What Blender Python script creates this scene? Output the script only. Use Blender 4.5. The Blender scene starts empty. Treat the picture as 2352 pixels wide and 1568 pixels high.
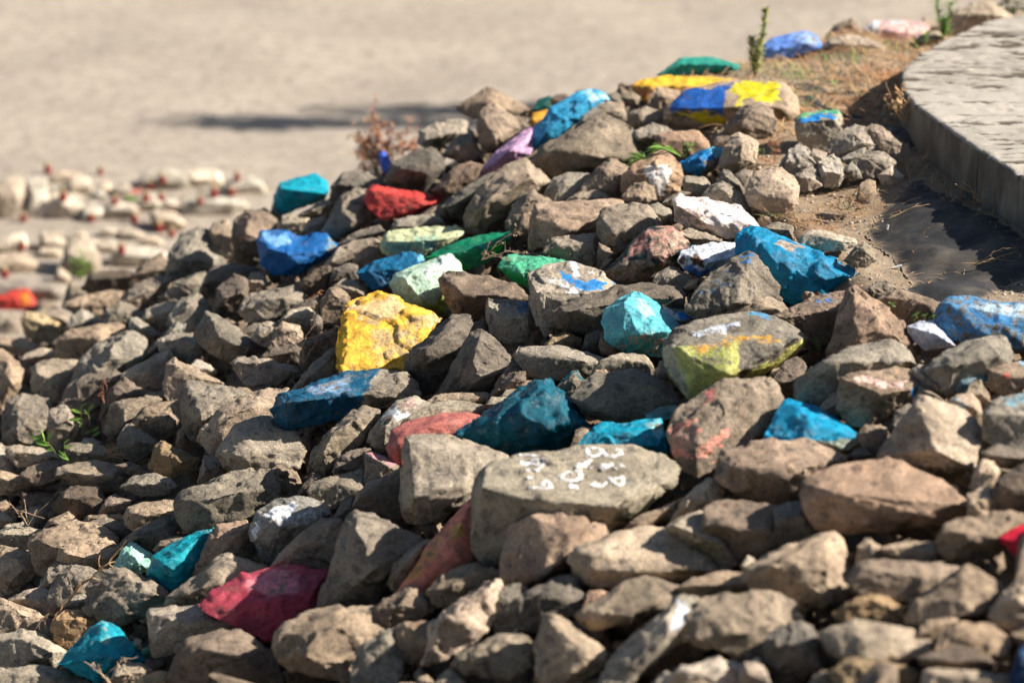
import bpy, bmesh, math, random
import numpy as np
from mathutils import Vector, Matrix
scene = bpy.context.scene
COL = scene.collection

# ------------------------------------------------------------------ camera
CZ = 4.70                       # camera height above the lower sandy ground
PITCH = math.radians(18.6)
F = 6533.3                      # focal length in units of a 2352 px wide picture
cam_d = bpy.data.cameras.new('camera')
cam = bpy.data.objects.new('camera', cam_d)
COL.objects.link(cam)
cam.location = (0, 0, CZ)
cam.rotation_euler = (math.radians(90) - PITCH, 0, 0)
cam_d.sensor_width = 36
cam_d.lens = 100
cam_d.clip_start = 0.1
cam_d.clip_end = 2000
cam_d.dof.use_dof = True
cam_d.dof.focus_distance = 9.55
cam_d.dof.aperture_fstop = 1.68
scene.camera = cam

# ------------------------------------------------------------------ light
SUN = Vector((0.79, -0.03, 0.58)).normalized()
EXPOSURE = 0.97
world = bpy.data.worlds.new('World')
scene.world = world
world.use_nodes = True
wn = world.node_tree
wn.nodes.clear()
sky = wn.nodes.new('ShaderNodeTexSky')
sky.sky_type = 'NISHITA'
sky.sun_disc = False
sky.sun_elevation = math.asin(SUN.z)
sky.sun_rotation = math.atan2(SUN.x, SUN.y)
bg = wn.nodes.new('ShaderNodeBackground')
bg.inputs[1].default_value = 0.047
wo = wn.nodes.new('ShaderNodeOutputWorld')
wn.links.new(sky.outputs[0], bg.inputs[0])
wn.links.new(bg.outputs[0], wo.inputs[0])
sd = bpy.data.lights.new('sun', 'SUN')
sd.energy = 5.0
sd.angle = math.radians(0.53)
sd.color = (1.0, 0.93, 0.84)
so = bpy.data.objects.new('sun', sd)
COL.objects.link(so)
so.rotation_euler = SUN.to_track_quat('Z', 'Y').to_euler()
so.location = (20, 0, 20)
scene.view_settings.view_transform = 'Standard'
scene.view_settings.look = 'None'
scene.view_settings.exposure = EXPOSURE
scene.view_settings.gamma = 1
scene.view_settings.use_curve_mapping = False

# ------------------------------------------------------------------ helpers
rng = np.random.default_rng(11)
random.seed(5)
cp, sp = math.cos(PITCH), math.sin(PITCH)
FW = np.array([0, cp, -sp]); UP = np.array([0, sp, cp]); RT = np.array([1.0, 0, 0])
CAM = np.array([0, 0, CZ])

def ray(px, py):
    px = np.asarray(px, float); py = np.asarray(py, float)
    return FW + ((px - 1176) / F)[..., None] * RT - ((py - 784) / F)[..., None] * UP

def unproj(px, py, w):
    return CAM + np.asarray(w, float)[..., None] * ray(px, py)

def proj(v):
    r = v - CAM
    w = r @ FW
    return 1176 + F * (r @ RT) / w, 784 - F * (r @ UP) / w, w

def on_plane(px, py, z):
    d = ray(px, py)
    w = (z - CZ) / d[..., 2]
    return CAM + w[..., None] * d

def lin(*c):
    return tuple((x / 255 / 12.92) if x / 255 <= 0.04045 else ((x / 255 + 0.055) / 1.055) ** 2.4 for x in c)

TILE = {'T1': (0, 550), 'T2': (1000, 300), 'T3': (2000, 200), 'T4': (2996, 0), 'T5': (0, 1200), 'T6': (1000, 900),
        'T7': (2000, 800), 'T8': (2996, 650), 'T9': (0, 1998), 'T10': (1000, 1600), 'T11': (2000, 1450),
        'T12': (2996, 1350), 'T13': (2996, 1998), 'T14': (1000, 1998), 'T15': (2000, 1998)}

def pts(tile, s):
    a = np.array([[float(q) for q in p.split(',')] for p in s.split()])
    if tile == 'D':
        return a
    ox, oy = TILE[tile]
    return np.array([ox, oy]) * 0.574219 + a * 2.68555

# vectorised gradient noise
_perm = np.random.default_rng(3).permutation(256).astype(np.int64)
_perm = np.concatenate([_perm, _perm, _perm])
_g = np.random.default_rng(4).normal(size=(256, 3)); _g /= np.linalg.norm(_g, axis=1)[:, None]

def noise(p):
    i = np.floor(p).astype(np.int64); f = p - i
    i &= 255
    u = f * f * f * (f * (f * 6 - 15) + 10)
    out = 0
    for dx in (0, 1):
        hx = _perm[(i[:, 0] + dx) & 255]
        wx = u[:, 0] if dx else 1 - u[:, 0]
        for dy in (0, 1):
            hy = _perm[hx + ((i[:, 1] + dy) & 255)]
            wy = u[:, 1] if dy else 1 - u[:, 1]
            for dz in (0, 1):
                h = _perm[hy + ((i[:, 2] + dz) & 255)]
                wz = u[:, 2] if dz else 1 - u[:, 2]
                g = _g[h]
                out = out + wx * wy * wz * ((f[:, 0] - dx) * g[:, 0] + (f[:, 1] - dy) * g[:, 1] + (f[:, 2] - dz) * g[:, 2])
    return out * 1.5

def fbm(p, o=4, gain=0.5):
    a, r = 1.0, 0
    for k in range(o):
        r = r + a * noise(p * 2.03 ** k + 17.3 * k)
        a *= gain
    return r

def ridged(p, o=3):
    a, r = 1.0, 0
    for k in range(o):
        r = r + a * (0.5 - np.abs(noise(p * 2.1 ** k + 7.1 * k)))
        a *= 0.5
    return r

def sstep(a, b, x):
    t = np.clip((x - a) / (b - a), 0, 1)
    return t * t * (3 - 2 * t)

def poly_sd(px, py, poly):
    """signed distance in px, positive inside"""
    n = len(poly); d = np.full(px.shape, 1e9); ins = np.zeros(px.shape, bool)
    for i in range(n):
        x0, y0 = poly[i]; x1, y1 = poly[(i + 1) % n]
        ex, ey = x1 - x0, y1 - y0
        t = np.clip(((px - x0) * ex + (py - y0) * ey) / (ex * ex + ey * ey + 1e-9), 0, 1)
        d = np.minimum(d, np.hypot(px - x0 - t * ex, py - y0 - t * ey))
        c = ((y0 <= py) != (y1 <= py)) & (px < (x1 - x0) * (py - y0) / (y1 - y0 + 1e-12) + x0)
        ins ^= c
    return np.where(ins, d, -d)

# ------------------------------------------------------------------ terrain
BANK = 1.92
CREST = [(7.5, 1.0), (4.0, 3.0), (2.2, 5.5), (1.55, 7.2), (1.2, 8.4), (1.0, 9.5), (0.75, 11), (0.55, 11.7), (0.75, 12.05), (1.1, 12.25), (1.45, 12.6), (2.0, 12.95), (4.2, 13.9), (9, 15.5)]
_poly = CREST + [(30, 15.5), (30, 1.0)]
T_NEAR = ([-9, 0, .57, 1.55, 2.27, 2.7, 3.5, 4.3, 9], [0, 0, -.17, -.48, -.82, -1.02, -1.45, -1.95, -6])
T_FAR = ([-9, 0, .4, .8, 1.25, 1.7, 2.5, 3.3, 3.9, 9], [0, 0, -.08, -.21, -.44, -.72, -1.15, -1.6, -2.0, -8])

def zt(x, y):
    x = np.asarray(x, float); y = np.asarray(y, float)
    u = -poly_sd(x, y, _poly)
    k = sstep(10.2, 12.2, y)
    back = .55 * sstep(12.7, 14.1, y) * sstep(-2.1, -1.3, x) * sstep(.2, .9, u)
    return BANK + (1 - k) * np.interp(u, *T_NEAR) + k * np.interp(u, *T_FAR) - back, u

def hit_depth(px, py, zoff=0.0):
    w = np.arange(4.5, 30, 0.02)
    p = unproj(np.full(w.shape, float(px)), np.full(w.shape, float(py)), w)
    z = np.maximum(zt(p[:, 0], p[:, 1])[0], 0) + zoff
    k = np.argmax(p[:, 2] < z)
    return w[k]

def dip(x, y):
    ed = np.interp(y, [7.6, 9.5, 10.37, 10.8], [2.45, 1.77, 1.55, 1.52])
    return (-.065 * np.exp(-((x - ed + .50) / .27) ** 2) * sstep(8.7, 9.1, y) * sstep(10.7, 10.1, y)
            + .035 * np.exp(-((x - ed) / .16) ** 2) * sstep(9.9, 10.5, y))

def tag(o, label=None, cat=None, group=None, kind=None):
    if label: o['label'] = label
    if cat: o['category'] = cat
    if group: o['group'] = group
    if kind: o['kind'] = kind
    return o

def mesh_np(name, v, f, mat=None, smooth=True):
    me = bpy.data.meshes.new(name)
    v = np.asarray(v, np.float32); f = np.asarray(f, np.int32)
    me.vertices.add(len(v)); me.vertices.foreach_set('co', v.ravel())
    k = f.shape[1]
    me.loops.add(f.size); me.loops.foreach_set('vertex_index', f.ravel())
    me.polygons.add(len(f)); me.polygons.foreach_set('loop_start', np.arange(len(f), dtype=np.int32) * k)
    me.polygons.foreach_set('loop_total', np.full(len(f), k, np.int32))
    me.update(calc_edges=True)
    me.polygons.foreach_set('use_smooth', np.full(len(f), smooth))
    if mat: me.materials.append(mat)
    return me

def obj(name, me, loc=(0, 0, 0), parent=None):
    o = bpy.data.objects.new(name, me); COL.objects.link(o)
    o.location = loc
    if parent: o.parent = parent
    return o

def empty(name, loc, **k):
    o = bpy.data.objects.new(name, None); COL.objects.link(o); o.location = loc
    o.empty_display_size = 0.05
    return tag(o, **k)

# ------------------------------------------------------------------ materials
class NT:
    def __init__(s, name):
        s.m = bpy.data.materials.new(name); s.m.use_nodes = True
        s.t = s.m.node_tree; s.t.nodes.clear()
        s.out = s.n('ShaderNodeOutputMaterial'); s.b = s.n('ShaderNodeBsdfPrincipled')
        s.l(s.b.outputs[0], s.out.inputs[0])
        s.tc = s.n('ShaderNodeTexCoord')
    def n(s, k, **kw):
        x = s.t.nodes.new(k)
        for a, b in kw.items(): setattr(x, a, b)
        return x
    def l(s, a, b): s.t.links.new(a, b)
    def setin(s, node, i, v):
        if hasattr(v, 'default_value') or hasattr(v, 'is_linked'): s.l(v, node.inputs[i])
        else: node.inputs[i].default_value = v
    def noise(s, scale, detail=4, rough=.55, vec=None, dist=0.0):
        x = s.n('ShaderNodeTexNoise')
        x.inputs['Scale'].default_value = scale; x.inputs['Detail'].default_value = detail
        x.inputs['Roughness'].default_value = rough; x.inputs['Distortion'].default_value = dist
        s.l(vec if vec is not None else s.tc.outputs['Object'], x.inputs['Vector'])
        return x.outputs[0]
    def voro(s, scale, vec=None, out=0, feature='F1'):
        x = s.n('ShaderNodeTexVoronoi', feature=feature); x.inputs['Scale'].default_value = scale
        s.l(vec if vec is not None else s.tc.outputs['Object'], x.inputs['Vector'])
        return x.outputs[out]
    def map(s, v, a, b, c=0.0, d=1.0, smooth=True):
        x = s.n('ShaderNodeMapRange'); x.interpolation_type = 'SMOOTHSTEP' if smooth else 'LINEAR'
        s.setin(x, 0, v)
        for i, q in enumerate((a, b, c, d)): s.setin(x, i + 1, q)
        return x.outputs[0]
    def math(s, op, a, b=0.0):
        x = s.n('ShaderNodeMath', operation=op); s.setin(x, 0, a); s.setin(x, 1, b); return x.outputs[0]
    def mix(s, f, a, b, mode='MIX'):
        x = s.n('ShaderNodeMix', data_type='RGBA', blend_type=mode)
        s.setin(x, 0, f)
        for i, v in ((6, a), (7, b)):
            if isinstance(v, tuple): x.inputs[i].default_value = (*v[:3], 1)
            else: s.l(v, x.inputs[i])
        return x.outputs[2]
    def bump(s, h, strength, dist, normal=None):
        x = s.n('ShaderNodeBump'); x.inputs['Strength'].default_value = strength; x.inputs['Distance'].default_value = dist
        s.l(h, x.inputs['Height'])
        if normal is not None: s.l(normal, x.inputs['Normal'])
        return x.outputs[0]
    def mapping(s, scale, rot=(0, 0, 0)):
        x = s.n('ShaderNodeMapping'); x.inputs['Scale'].default_value = scale; x.inputs['Rotation'].default_value = rot
        s.l(s.tc.outputs['Object'], x.inputs['Vector']); return x.outputs[0]

def rock_material(name, paint=True, base=(0.336, 0.278, 0.213), gloss=0.45):
    t = NT(name)
    oi = t.n('ShaderNodeObjectInfo')
    # a different piece of the pattern for every stone
    vm = t.n('ShaderNodeVectorMath', operation='MULTIPLY_ADD')
    cb = t.n('ShaderNodeCombineXYZ')
    for i, k in enumerate((37.0, 91.0, 53.0)): t.l(t.math('MULTIPLY', oi.outputs['Random'], k), cb.inputs[i])
    t.l(t.tc.outputs['Object'], vm.inputs[0]); vm.inputs[1].default_value = (1, 1, 1); t.l(cb.outputs[0], vm.inputs[2])
    V = vm.outputs[0]
    big = t.noise(7, 3, .5, V)
    mid = t.noise(26, 5, .62, V, .6)
    fine = t.noise(115, 5, .75, V)
    grain = t.noise(300, 3, .7, V)
    c = t.mix(t.map(big, .38, .64), tuple(x * .72 for x in base), tuple(x * 1.14 for x in base))
    c = t.mix(t.map(mid, .55, .75), c, (base[0] * 1.22, base[1] * 1.2, base[2] * 1.12))
    c = t.mix(t.math('MULTIPLY', t.map(mid, .47, .33), .8), c, (.115, .10, .085))
    rust = t.noise(11, 4, .6, V, .9)
    c = t.mix(t.math('MULTIPLY', t.map(rust, .66, .8), .55), c, (.27, .135, .055))
    spots = t.math('MULTIPLY', t.map(t.noise(60, 2, .5, V), .66, .72), t.map(t.noise(13, 2, .5, V), .52, .6))
    c = t.mix(t.math('MULTIPLY', spots, .6), c, (.36, .22, .06))
    under_mottle = t.noise(9, 3, .6, V)
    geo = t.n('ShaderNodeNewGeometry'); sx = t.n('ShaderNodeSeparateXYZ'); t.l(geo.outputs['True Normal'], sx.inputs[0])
    c = t.mix(t.math('MULTIPLY', t.map(under_mottle, .5, .66), t.map(sx.outputs[2], .25, -.5)), c, (.085, .082, .042))  # dark olive mottling, stronger as faces turn downward
    c = t.mix(1.0, c, t.mix(t.map(fine, .25, .75), (.60, .60, .60), (1.40, 1.40, 1.40)), 'MULTIPLY')
    c = t.mix(1.0, c, t.mix(t.map(grain, .25, .75), (.72, .72, .72), (1.28, 1.28, 1.28)), 'MULTIPLY')
    pits = t.map(t.voro(95, V), .0, .16)
    pm = t.math('MULTIPLY', t.math('SUBTRACT', 1.0, pits), t.map(t.noise(20, 2, .5, V), .5, .62))
    c = t.mix(t.math('MULTIPLY', pm, .75), c, (.045, .04, .035))
    c = t.mix(1.0, c, oi.outputs['Color'], 'MULTIPLY')
    rv = t.math('ADD', t.math('MULTIPLY', oi.outputs['Random'], .54), .74)
    r2 = t.math('FRACT', t.math('MULTIPLY', oi.outputs['Random'], 17.3))
    c = t.mix(1.0, c, t.mix(r2, (1.10, .985, .90), (.94, 1.0, 1.02)), 'MULTIPLY')
    hs = t.n('ShaderNodeHueSaturation'); t.l(c, hs.inputs['Color']); t.l(rv, hs.inputs['Value']); c = hs.outputs[0]
    strat = t.noise(1.0, 4, .6, t.mapping((14, 14, 95), (.5, .3, 0)))
    h = t.math('ADD', t.math('MULTIPLY', mid, .6), t.math('ADD', t.math('MULTIPLY', fine, .34), t.math('MULTIPLY', strat, .30)))
    h = t.math('SUBTRACT', h, t.math('MULTIPLY', pm, .4))
    rough = .92
    if paint:
        at = t.n('ShaderNodeAttribute', attribute_name='paint')
        pn = t.math('ADD', t.math('MULTIPLY', t.noise(38, 6, .68, V, .4), .65), t.math('MULTIPLY', t.noise(210, 3, .7, V), .35))
        pn = t.map(pn, .33, .67, 0, .93, False)
        cov = t.map(t.math('SUBTRACT', at.outputs['Alpha'], pn), 0.0, .13)
        pc = t.mix(1.0, at.outputs['Color'], t.mix(t.map(mid, .3, .7), (.64, .68, .72), (1.30, 1.27, 1.22)), 'MULTIPLY')
        pc = t.mix(t.math('MULTIPLY', t.map(t.noise(16, 6, .75, V), .53, .70), .42), pc, c)
        pc = t.mix(1.0, pc, t.mix(t.map(fine, .3, .7), (.78, .78, .78), (1.22, 1.22, 1.22)), 'MULTIPLY')
        c = t.mix(cov, c, pc)
        t.l(t.map(cov, 0, 1, .93, gloss, False), t.b.inputs['Roughness'])
    else:
        t.b.inputs['Roughness'].default_value = .93
    t.l(c, t.b.inputs['Base Color'])
    n1 = t.bump(h, 1.0, .013)
    n2 = t.bump(grain, .7, .003, n1)
    t.l(n2, t.b.inputs['Normal'])
    t.b.inputs['Specular IOR Level'].default_value = .3
    return t.m

M_ROCK = rock_material('sandstone', False)
M_PAINT = rock_material('painted_sandstone', True)
M_GLOSS = rock_material('gloss_painted_sandstone', True, gloss=.22)
M_PALE = rock_material('pale_limestone', False, base=(.60, .52, .41))

# ------------------------------------------------------------------ stone builder
ICO = {}
def ico(level):
    if level not in ICO:
        bm = bmesh.new(); bmesh.ops.create_icosphere(bm, subdivisions=level, radius=1)
        v = np.array([q.co[:] for q in bm.verts]); f = np.array([[q.index for q in t.verts] for t in bm.faces])
        bm.free(); ICO[level] = (v / np.linalg.norm(v, axis=1)[:, None], f)
    return ICO[level]

def hull_mesh(P, L, r, nchip=2, chip=(.84, .95), face=0.0):
    """convex hull of P, a few flakes cut off, subdivided to edge length L with softened arrises"""
    bm = bmesh.new()
    for p in P: bm.verts.new(p)
    res = bmesh.ops.convex_hull(bm, input=bm.verts[:])
    bmesh.ops.delete(bm, geom=list({g for g in res['geom_interior'] + res['geom_unused'] if isinstance(g, bmesh.types.BMVert)}), context='VERTS')
    for k in range(nchip):
        n = r.normal(size=3) * .8 - .55 * FW * face + .35 * UP * face; n /= np.linalg.norm(n)
        sup = max(float(n @ np.array(v.co)) for v in bm.verts)
        bmesh.ops.bisect_plane(bm, geom=bm.verts[:] + bm.edges[:] + bm.faces[:], plane_co=Vector(n * sup * r.uniform(*chip)), plane_no=Vector(n), clear_outer=True)
        hs = [e for e in bm.edges if e.is_boundary]
        if hs: bmesh.ops.holes_fill(bm, edges=hs, sides=0)
    bmesh.ops.triangulate(bm, faces=bm.faces[:])
    for it in range(9):
        long = [e for e in bm.edges if e.calc_length() > L * 1.45]
        if not long: break
        bmesh.ops.subdivide_edges(bm, edges=long, cuts=1 if it > 0 else 1, use_grid_fill=False)
        bmesh.ops.triangulate(bm, faces=[f for f in bm.faces if len(f.verts) > 3])
    bmesh.ops.recalc_face_normals(bm, faces=bm.faces[:])
    v = np.array([q.co[:] for q in bm.verts]); f = np.array([[q.index for q in t.verts] for t in bm.faces])
    bm.verts.index_update()
    f = np.array([[q.index for q in t.verts] for t in bm.faces]); e = np.array([[q.verts[0].index, q.verts[1].index] for q in bm.edges])
    bm.free()
    for it in range(1):
        acc = np.zeros_like(v); cn = np.zeros(len(v))
        np.add.at(acc, e[:, 0], v[e[:, 1]]); np.add.at(acc, e[:, 1], v[e[:, 0]]); np.add.at(cn, e[:, 0], 1); np.add.at(cn, e[:, 1], 1)
        v = v + .30 * (acc / cn[:, None] - v)
    return v, f

def vnormals(v, f):
    n = np.cross(v[f[:, 1]] - v[f[:, 0]], v[f[:, 2]] - v[f[:, 0]]); o = np.zeros_like(v)
    for k in range(3): np.add.at(o, f[:, k], n)
    return o / (np.linalg.norm(o, axis=1)[:, None] + 1e-12)

def roughen(v, size, r, amp=1.0, fine=True, faces=None):
    """v world verts (about centre), size in m; returns displaced verts"""
    off = r.uniform(0, 90, 3)
    nrm = vnormals(v, faces)
    d = .010 * fbm(v / size * 2.2 + off, 2) + .012 * (ridged(v / size * 5.0 + off, 2) - .45)
    ax = r.normal(size=3); ax /= np.linalg.norm(ax)
    lay = v / size * 4.0; lay = lay + np.outer((lay @ ax) * 3.5, ax)
    d = d + r.uniform(.004, .022) * (ridged(lay + off, 2) - .4)
    d = d + r.uniform(.001, .008) * fbm(v / size * 6.5 + off, 3, .6)
    # steps where flakes have come off
    st = fbm(v / size * 2.6 + off + 5, 2)
    d = d - r.uniform(.01, .035) * sstep(.12, .16, st) - .018 * sstep(-.16, -.2, st)
    if fine: d = d + .0065 * fbm(v / size * 17 + off, 3, .65)
    return v + nrm * (d * size * amp)[:, None]

STONES = []          # everything the labels need
def build_stone(tile, outl, ridge='', name='stone', mat=None, tint=(1, 1, 1), dz=0.0, level=None, rough=1.0,
                base=None, cov=1.0, patches=(), bulge=.34, tiltt=.8, tiltb=None, thick=.85, nchip=2, zplane=None, zoff=0.0, label=None, wfix=None, grow=1.03,
                lm=None, cat='stone', group=None, tone=None, dents=()):
    O = pts(tile, outl)
    seed = int(abs(O[0, 0] * 13 + O[0, 1] * 7 + O[-1, 0] * 3)) % 100000
    r = np.random.default_rng(seed)
    mn, mx = O.min(0), O.max(0); W, H = mx - mn
    cx, cy = (mn + mx) / 2
    ym = min(cy + .25 * H, 1700)
    if zplane is not None:
        w0 = float((on_plane(np.array(cx), np.array(mx[1] - .1 * H), zplane) - CAM) @ FW) + .35 * H * .0
    else:
        w0 = hit_depth(cx, ym, zoff)
        pw_ = unproj(np.array(cx), np.array(ym), w0)
        if zt(pw_[:1], pw_[1:2])[1][0] < -.05 and pw_[1] > 9.0:      # lies on the flat bank: stands on its lower edge
            w0 = hit_depth(cx, mx[1] - .06 * H, zoff) + .22 * W * w0 / F
    if wfix is not None: w0 = wfix
    w0 += dz
    s = F / w0
    O = np.array([cx, cy]) + (O - np.array([cx, cy])) * grow
    R = pts(tile, ridge) if ridge else None
    if R is None:
        k = 2 if W < 1.2 * H else 3
        R = []
        ys = r.uniform(.32, .52)
        for i in range(k):
            fx = (i + .5) / k + r.uniform(-.12, .12)
            x = mn[0] + fx * W
            tops = [O[j] + (O[(j + 1) % len(O)] - O[j]) * ((x - O[j, 0]) / (O[(j + 1) % len(O), 0] - O[j, 0] + 1e-9)) for j in range(len(O))
                    if (O[j, 0] - x) * (O[(j + 1) % len(O), 0] - x) <= 0]
            yt = min(q[1] for q in tops); yb = max(q[1] for q in tops)
            R.append((x, yt + (yb - yt) * (ys + r.uniform(-.1, .1))))
        R = np.array(R)
    if tiltb is None: tiltb = r.uniform(-.22, .30) if tone != 'd' else -.3
    def off(py):
        t = cy - py
        return np.where(t > 0, tiltt * t, tiltb * t) / s
    B = bulge * min(H, W * 1.1) / s
    T = thick * math.sqrt(W * H) / s * .8
    c = np.array([cx, cy])
    ob = c + (O - c) * .72; ob[:, 1] -= .02 * H
    P3 = [unproj(O[:, 0], O[:, 1], w0 + off(O[:, 1])),
          unproj(R[:, 0], R[:, 1], w0 + off(R[:, 1]) - B * r.uniform(.8, 1.2, len(R))),
          unproj(ob[:, 0], ob[:, 1], w0 + off(ob[:, 1]) * .6 + T)]
    P3 = np.vstack(P3)
    C0 = unproj(np.array(cx), np.array(cy), w0 + T * .25)
    wpx = max(W, H)
    v0 = P3 - C0
    size = 2 * float(np.prod(np.abs(v0).max(0)) ** (1 / 3))
    if level is None:
        level = 4 if wpx > 62 else 3
        if w0 > 13.2 and wpx < 110: level = 3
    seg = {3: 14, 4: 29, 5: 50}[level]
    vis = max(W, H) / s
    v, faces = hull_mesh(v0, vis / seg, r, nchip, face=1.0)
    v = roughen(v, size, r, rough * (1.0 if wpx > 60 else .8), level >= 4, faces)
    for dx_, dy_, rad_, dep_ in dents:
        q = pts(tile, f'{dx_},{dy_}')[0]; px, py, _ = proj(v + C0)
        g = np.exp(-((px - q[0]) ** 2 + (py - q[1]) ** 2) / (rad_ * 2.68) ** 2) * (dep_ * 2.68 / s)
        v = v - g[:, None] * UP * .8 + g[:, None] * FW * .3
    me = mesh_np(name, v, faces, mat or (M_PAINT if (base or patches) else M_ROCK))
    if base or patches:
        n = np.empty(len(v) * 3, np.float32); me.vertices.foreach_get('normal', n); n = n.reshape(-1, 3)
        wv = v + C0; px, py, _ = proj(wv)
        view = -(wv - CAM); view /= np.linalg.norm(view, axis=1)[:, None]
        fc = sstep(-.25, .1, (n * view).sum(1))
        rgba = np.zeros((len(v), 4), np.float32)
        if base: rgba[:, :3] = base; rgba[:, 3] = cov
        else: rgba[:, :3] = patches[0][0]
        wob = fbm(v / size * 6 + 3, 3) * .09 * min(W, H)
        for q in patches:
            colr, pl = q[0], q[1]; pc = q[2] if len(q) > 2 else 1.0; soft = q[3] if len(q) > 3 else 3.0
            a = sstep(-soft, soft, poly_sd(px, py, pts(tile, pl)) + wob) * fc
            if colr is None:
                rgba[:, 3] = rgba[:, 3] * (1 - a * pc); continue
            rgba[:, :3] = rgba[:, :3] * (1 - a[:, None]) + np.array(colr)[None] * a[:, None] if rgba[:, 3].max() > 0 else np.where(a[:, None] > .001, np.array(colr)[None], rgba[:, :3])
            rgba[:, 3] = np.maximum(rgba[:, 3] * (1 - a), 0) + a * pc
        at = me.color_attributes.new('paint', 'FLOAT_COLOR', 'POINT')
        at.data.foreach_set('color', rgba.ravel())
    o = obj(name, me, C0)
    o.color = (*tint, 1)
    STONES.append(dict(o=o, c=(float(cx), float(cy)), W=float(W), H=float(H), w=float(w0), label=label, lm=lm, cat=cat, group=group, tone=tone, O=O))
    return o

# ------------------------------------------------------------------ painted stones
TEAL = lin(10, 150, 175); CYAN = lin(20, 150, 195)
BLUEL = lin(110, 185, 225); WHITE = lin(225, 228, 232)
def P(tile, o, r='', **k):
    k.setdefault('name', 'painted_stone'); k.setdefault('cat', 'painted stone'); k.setdefault('group', 'painted stones on the rubble slope')
    k.setdefault('nchip', 0); k.setdefault('rough', .85)
    return build_stone(tile, o, r, **k)

P('T1', '-10,138 -8,150 0,153 18,154 30,150 31,141 25,130 18,129 5,135', '12,138 24,138', base=lin(200, 62, 50), cov=1,
  patches=[(lin(240, 150, 50), '18,133 24,132 25,143 19,144', .9, 3)], label='red painted stone with an orange patch at the far left edge of the slope', lm='red stone at left edge')
P('T2', '20,103 26,92 39,90 41,87 48,88 56,84 66,91 68,98 64,107 46,114 29,120 22,113', '26,97 40,98 53,101 64,101', base=lin(5, 158, 180), cov=1.05, bulge=.45,
  label='teal painted stone perched on the far left crest of the pile', lm='crest teal stone')
P('T2', '97,107 101,97 106,94 130,98 167,103 163,108 148,116 137,122 113,124 101,115', '104,98 127,103 144,105 150,112', base=lin(205, 68, 60), cov=1.03,
  label='long bright red painted stone lying near the far left crest', lm='long red stone')
P('T2', '109,68 114,64 119,70 123,80 120,86 112,82', base=lin(75, 105, 205), cov=1.05, label='small violet blue painted stone under the dry reddish weed', lm='violet blue stone', dz=.05)
P('T6', '6,15 10,5 24,3 36,6 48,7 65,7 76,18 75,22 60,32 42,42 21,44 10,35', '16,20 32,24 44,24 60,22 42,34', base=lin(20, 98, 165), cov=1.0, level=5,
  patches=[(lin(120, 175, 230), '10,8 30,6 36,14 24,19 12,16', .75, 5), (lin(100, 165, 205), '66,10 76,18 72,24 66,20', .5, 4)],
  label='bright blue painted stone shaped like a heart with two rounded humps', lm='heart-shaped blue stone', dents=[(43, 9, 10, 6)])
P('T6', '111,17 117,6 124,3 155,5 175,0 182,2 183,9 170,17 150,26 122,28 113,24', '137,14 118,14 165,12', base=lin(200, 205, 160), cov=1.05, level=5,
  patches=[(lin(150, 185, 160), '114,15 137,14 138,24 116,24', .8, 4), (lin(150, 190, 165), '140,10 160,8 158,20 142,18', .6, 4)],
  label='pale yellow green painted stone behind the emerald one', lm='pale yellow-green stone')
P('T6', '148,28 170,17 195,8 222,6 224,10 212,28 187,39 165,33 152,32', '190,20 205,20 170,25', base=lin(15, 125, 90), cov=1.05, mat=M_GLOSS, level=5,
  patches=[(lin(20, 190, 60), '205,20 218,12 220,16 208,26', 1, 3), (lin(10, 150, 60), '150,27 160,26 190,36 185,40 150,34', .8, 3)],
  label='glossy emerald green painted stone tapering to a bright tip', lm='emerald stone')
P('T6', '90,41 105,30 126,27 137,22 146,25 155,34 140,45 120,52 104,56 97,48', '115,38 135,34 150,37', base=lin(8, 100, 142), cov=1.05, level=5,
  patches=[(lin(110, 180, 215), '138,23 147,26 155,34 148,37', .6, 3)], label='deep blue smooth slab leaning against the mint stone', lm='deep blue slab', bulge=.2)
P('T6', '120,50 123,43 132,38 150,40 158,31 171,24 180,34 185,42 180,52 172,62 171,73 164,79 150,76 137,70 122,58', '147,49 165,36 145,62 130,44', base=lin(185, 212, 188), cov=1.05, level=5,
  patches=[(lin(150, 165, 70), '148,66 164,62 172,66 168,80 148,78', .85, 8), (lin(235, 242, 235), '150,38 168,26 176,34 158,42', .9, 3)],
  label='pale mint painted stone with a yellowish base behind the big yellow one', lm='mint stone')
P('T6', '75,90 80,72 86,63 110,57 128,62 138,70 158,75 164,80 155,93 140,108 133,123 118,124 102,126 76,127 73,108 74,100', '82,72 83,95 80,116 120,66 150,80 104,90', base=lin(240, 184, 62), cov=.90, level=5, tint=(2.3, 1.95, 1.3),
  patches=[(lin(232, 175, 110), '86,66 120,60 134,70 110,84 92,80', .35, 6), (lin(238, 185, 30), '74,88 80,78 80,126 76,126', 1, 4), (lin(225, 200, 130), '150,76 164,78 160,88 130,84', .45, 6), (lin(235, 190, 90), '100,90 150,80 140,110 110,118', .5, 8)], rough=1.25, bulge=.14, thick=.7, tiltt=1.1, tiltb=.8,
  label='big rough golden yellow painted boulder standing upright', lm='big yellow boulder')
P('T6', '18,157 25,144 52,136 83,125 95,124 102,127 125,123 138,128 145,135 146,146 138,152 110,159 88,162 60,172 33,177 22,168', '30,152 75,142 100,145 128,134', level=5, base=lin(6, 84, 116), cov=.80, rough=1.2,
  patches=[(None, '112,118 130,118 150,125 150,165 98,170 96,145 104,138', .85, 9), (lin(150, 185, 220), '50,140 84,128 84,138 60,146', .55, 5)],
  label='long dark blue painted slab with a bare grey right end', lm='long dark blue slab', dz=-.05)
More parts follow.
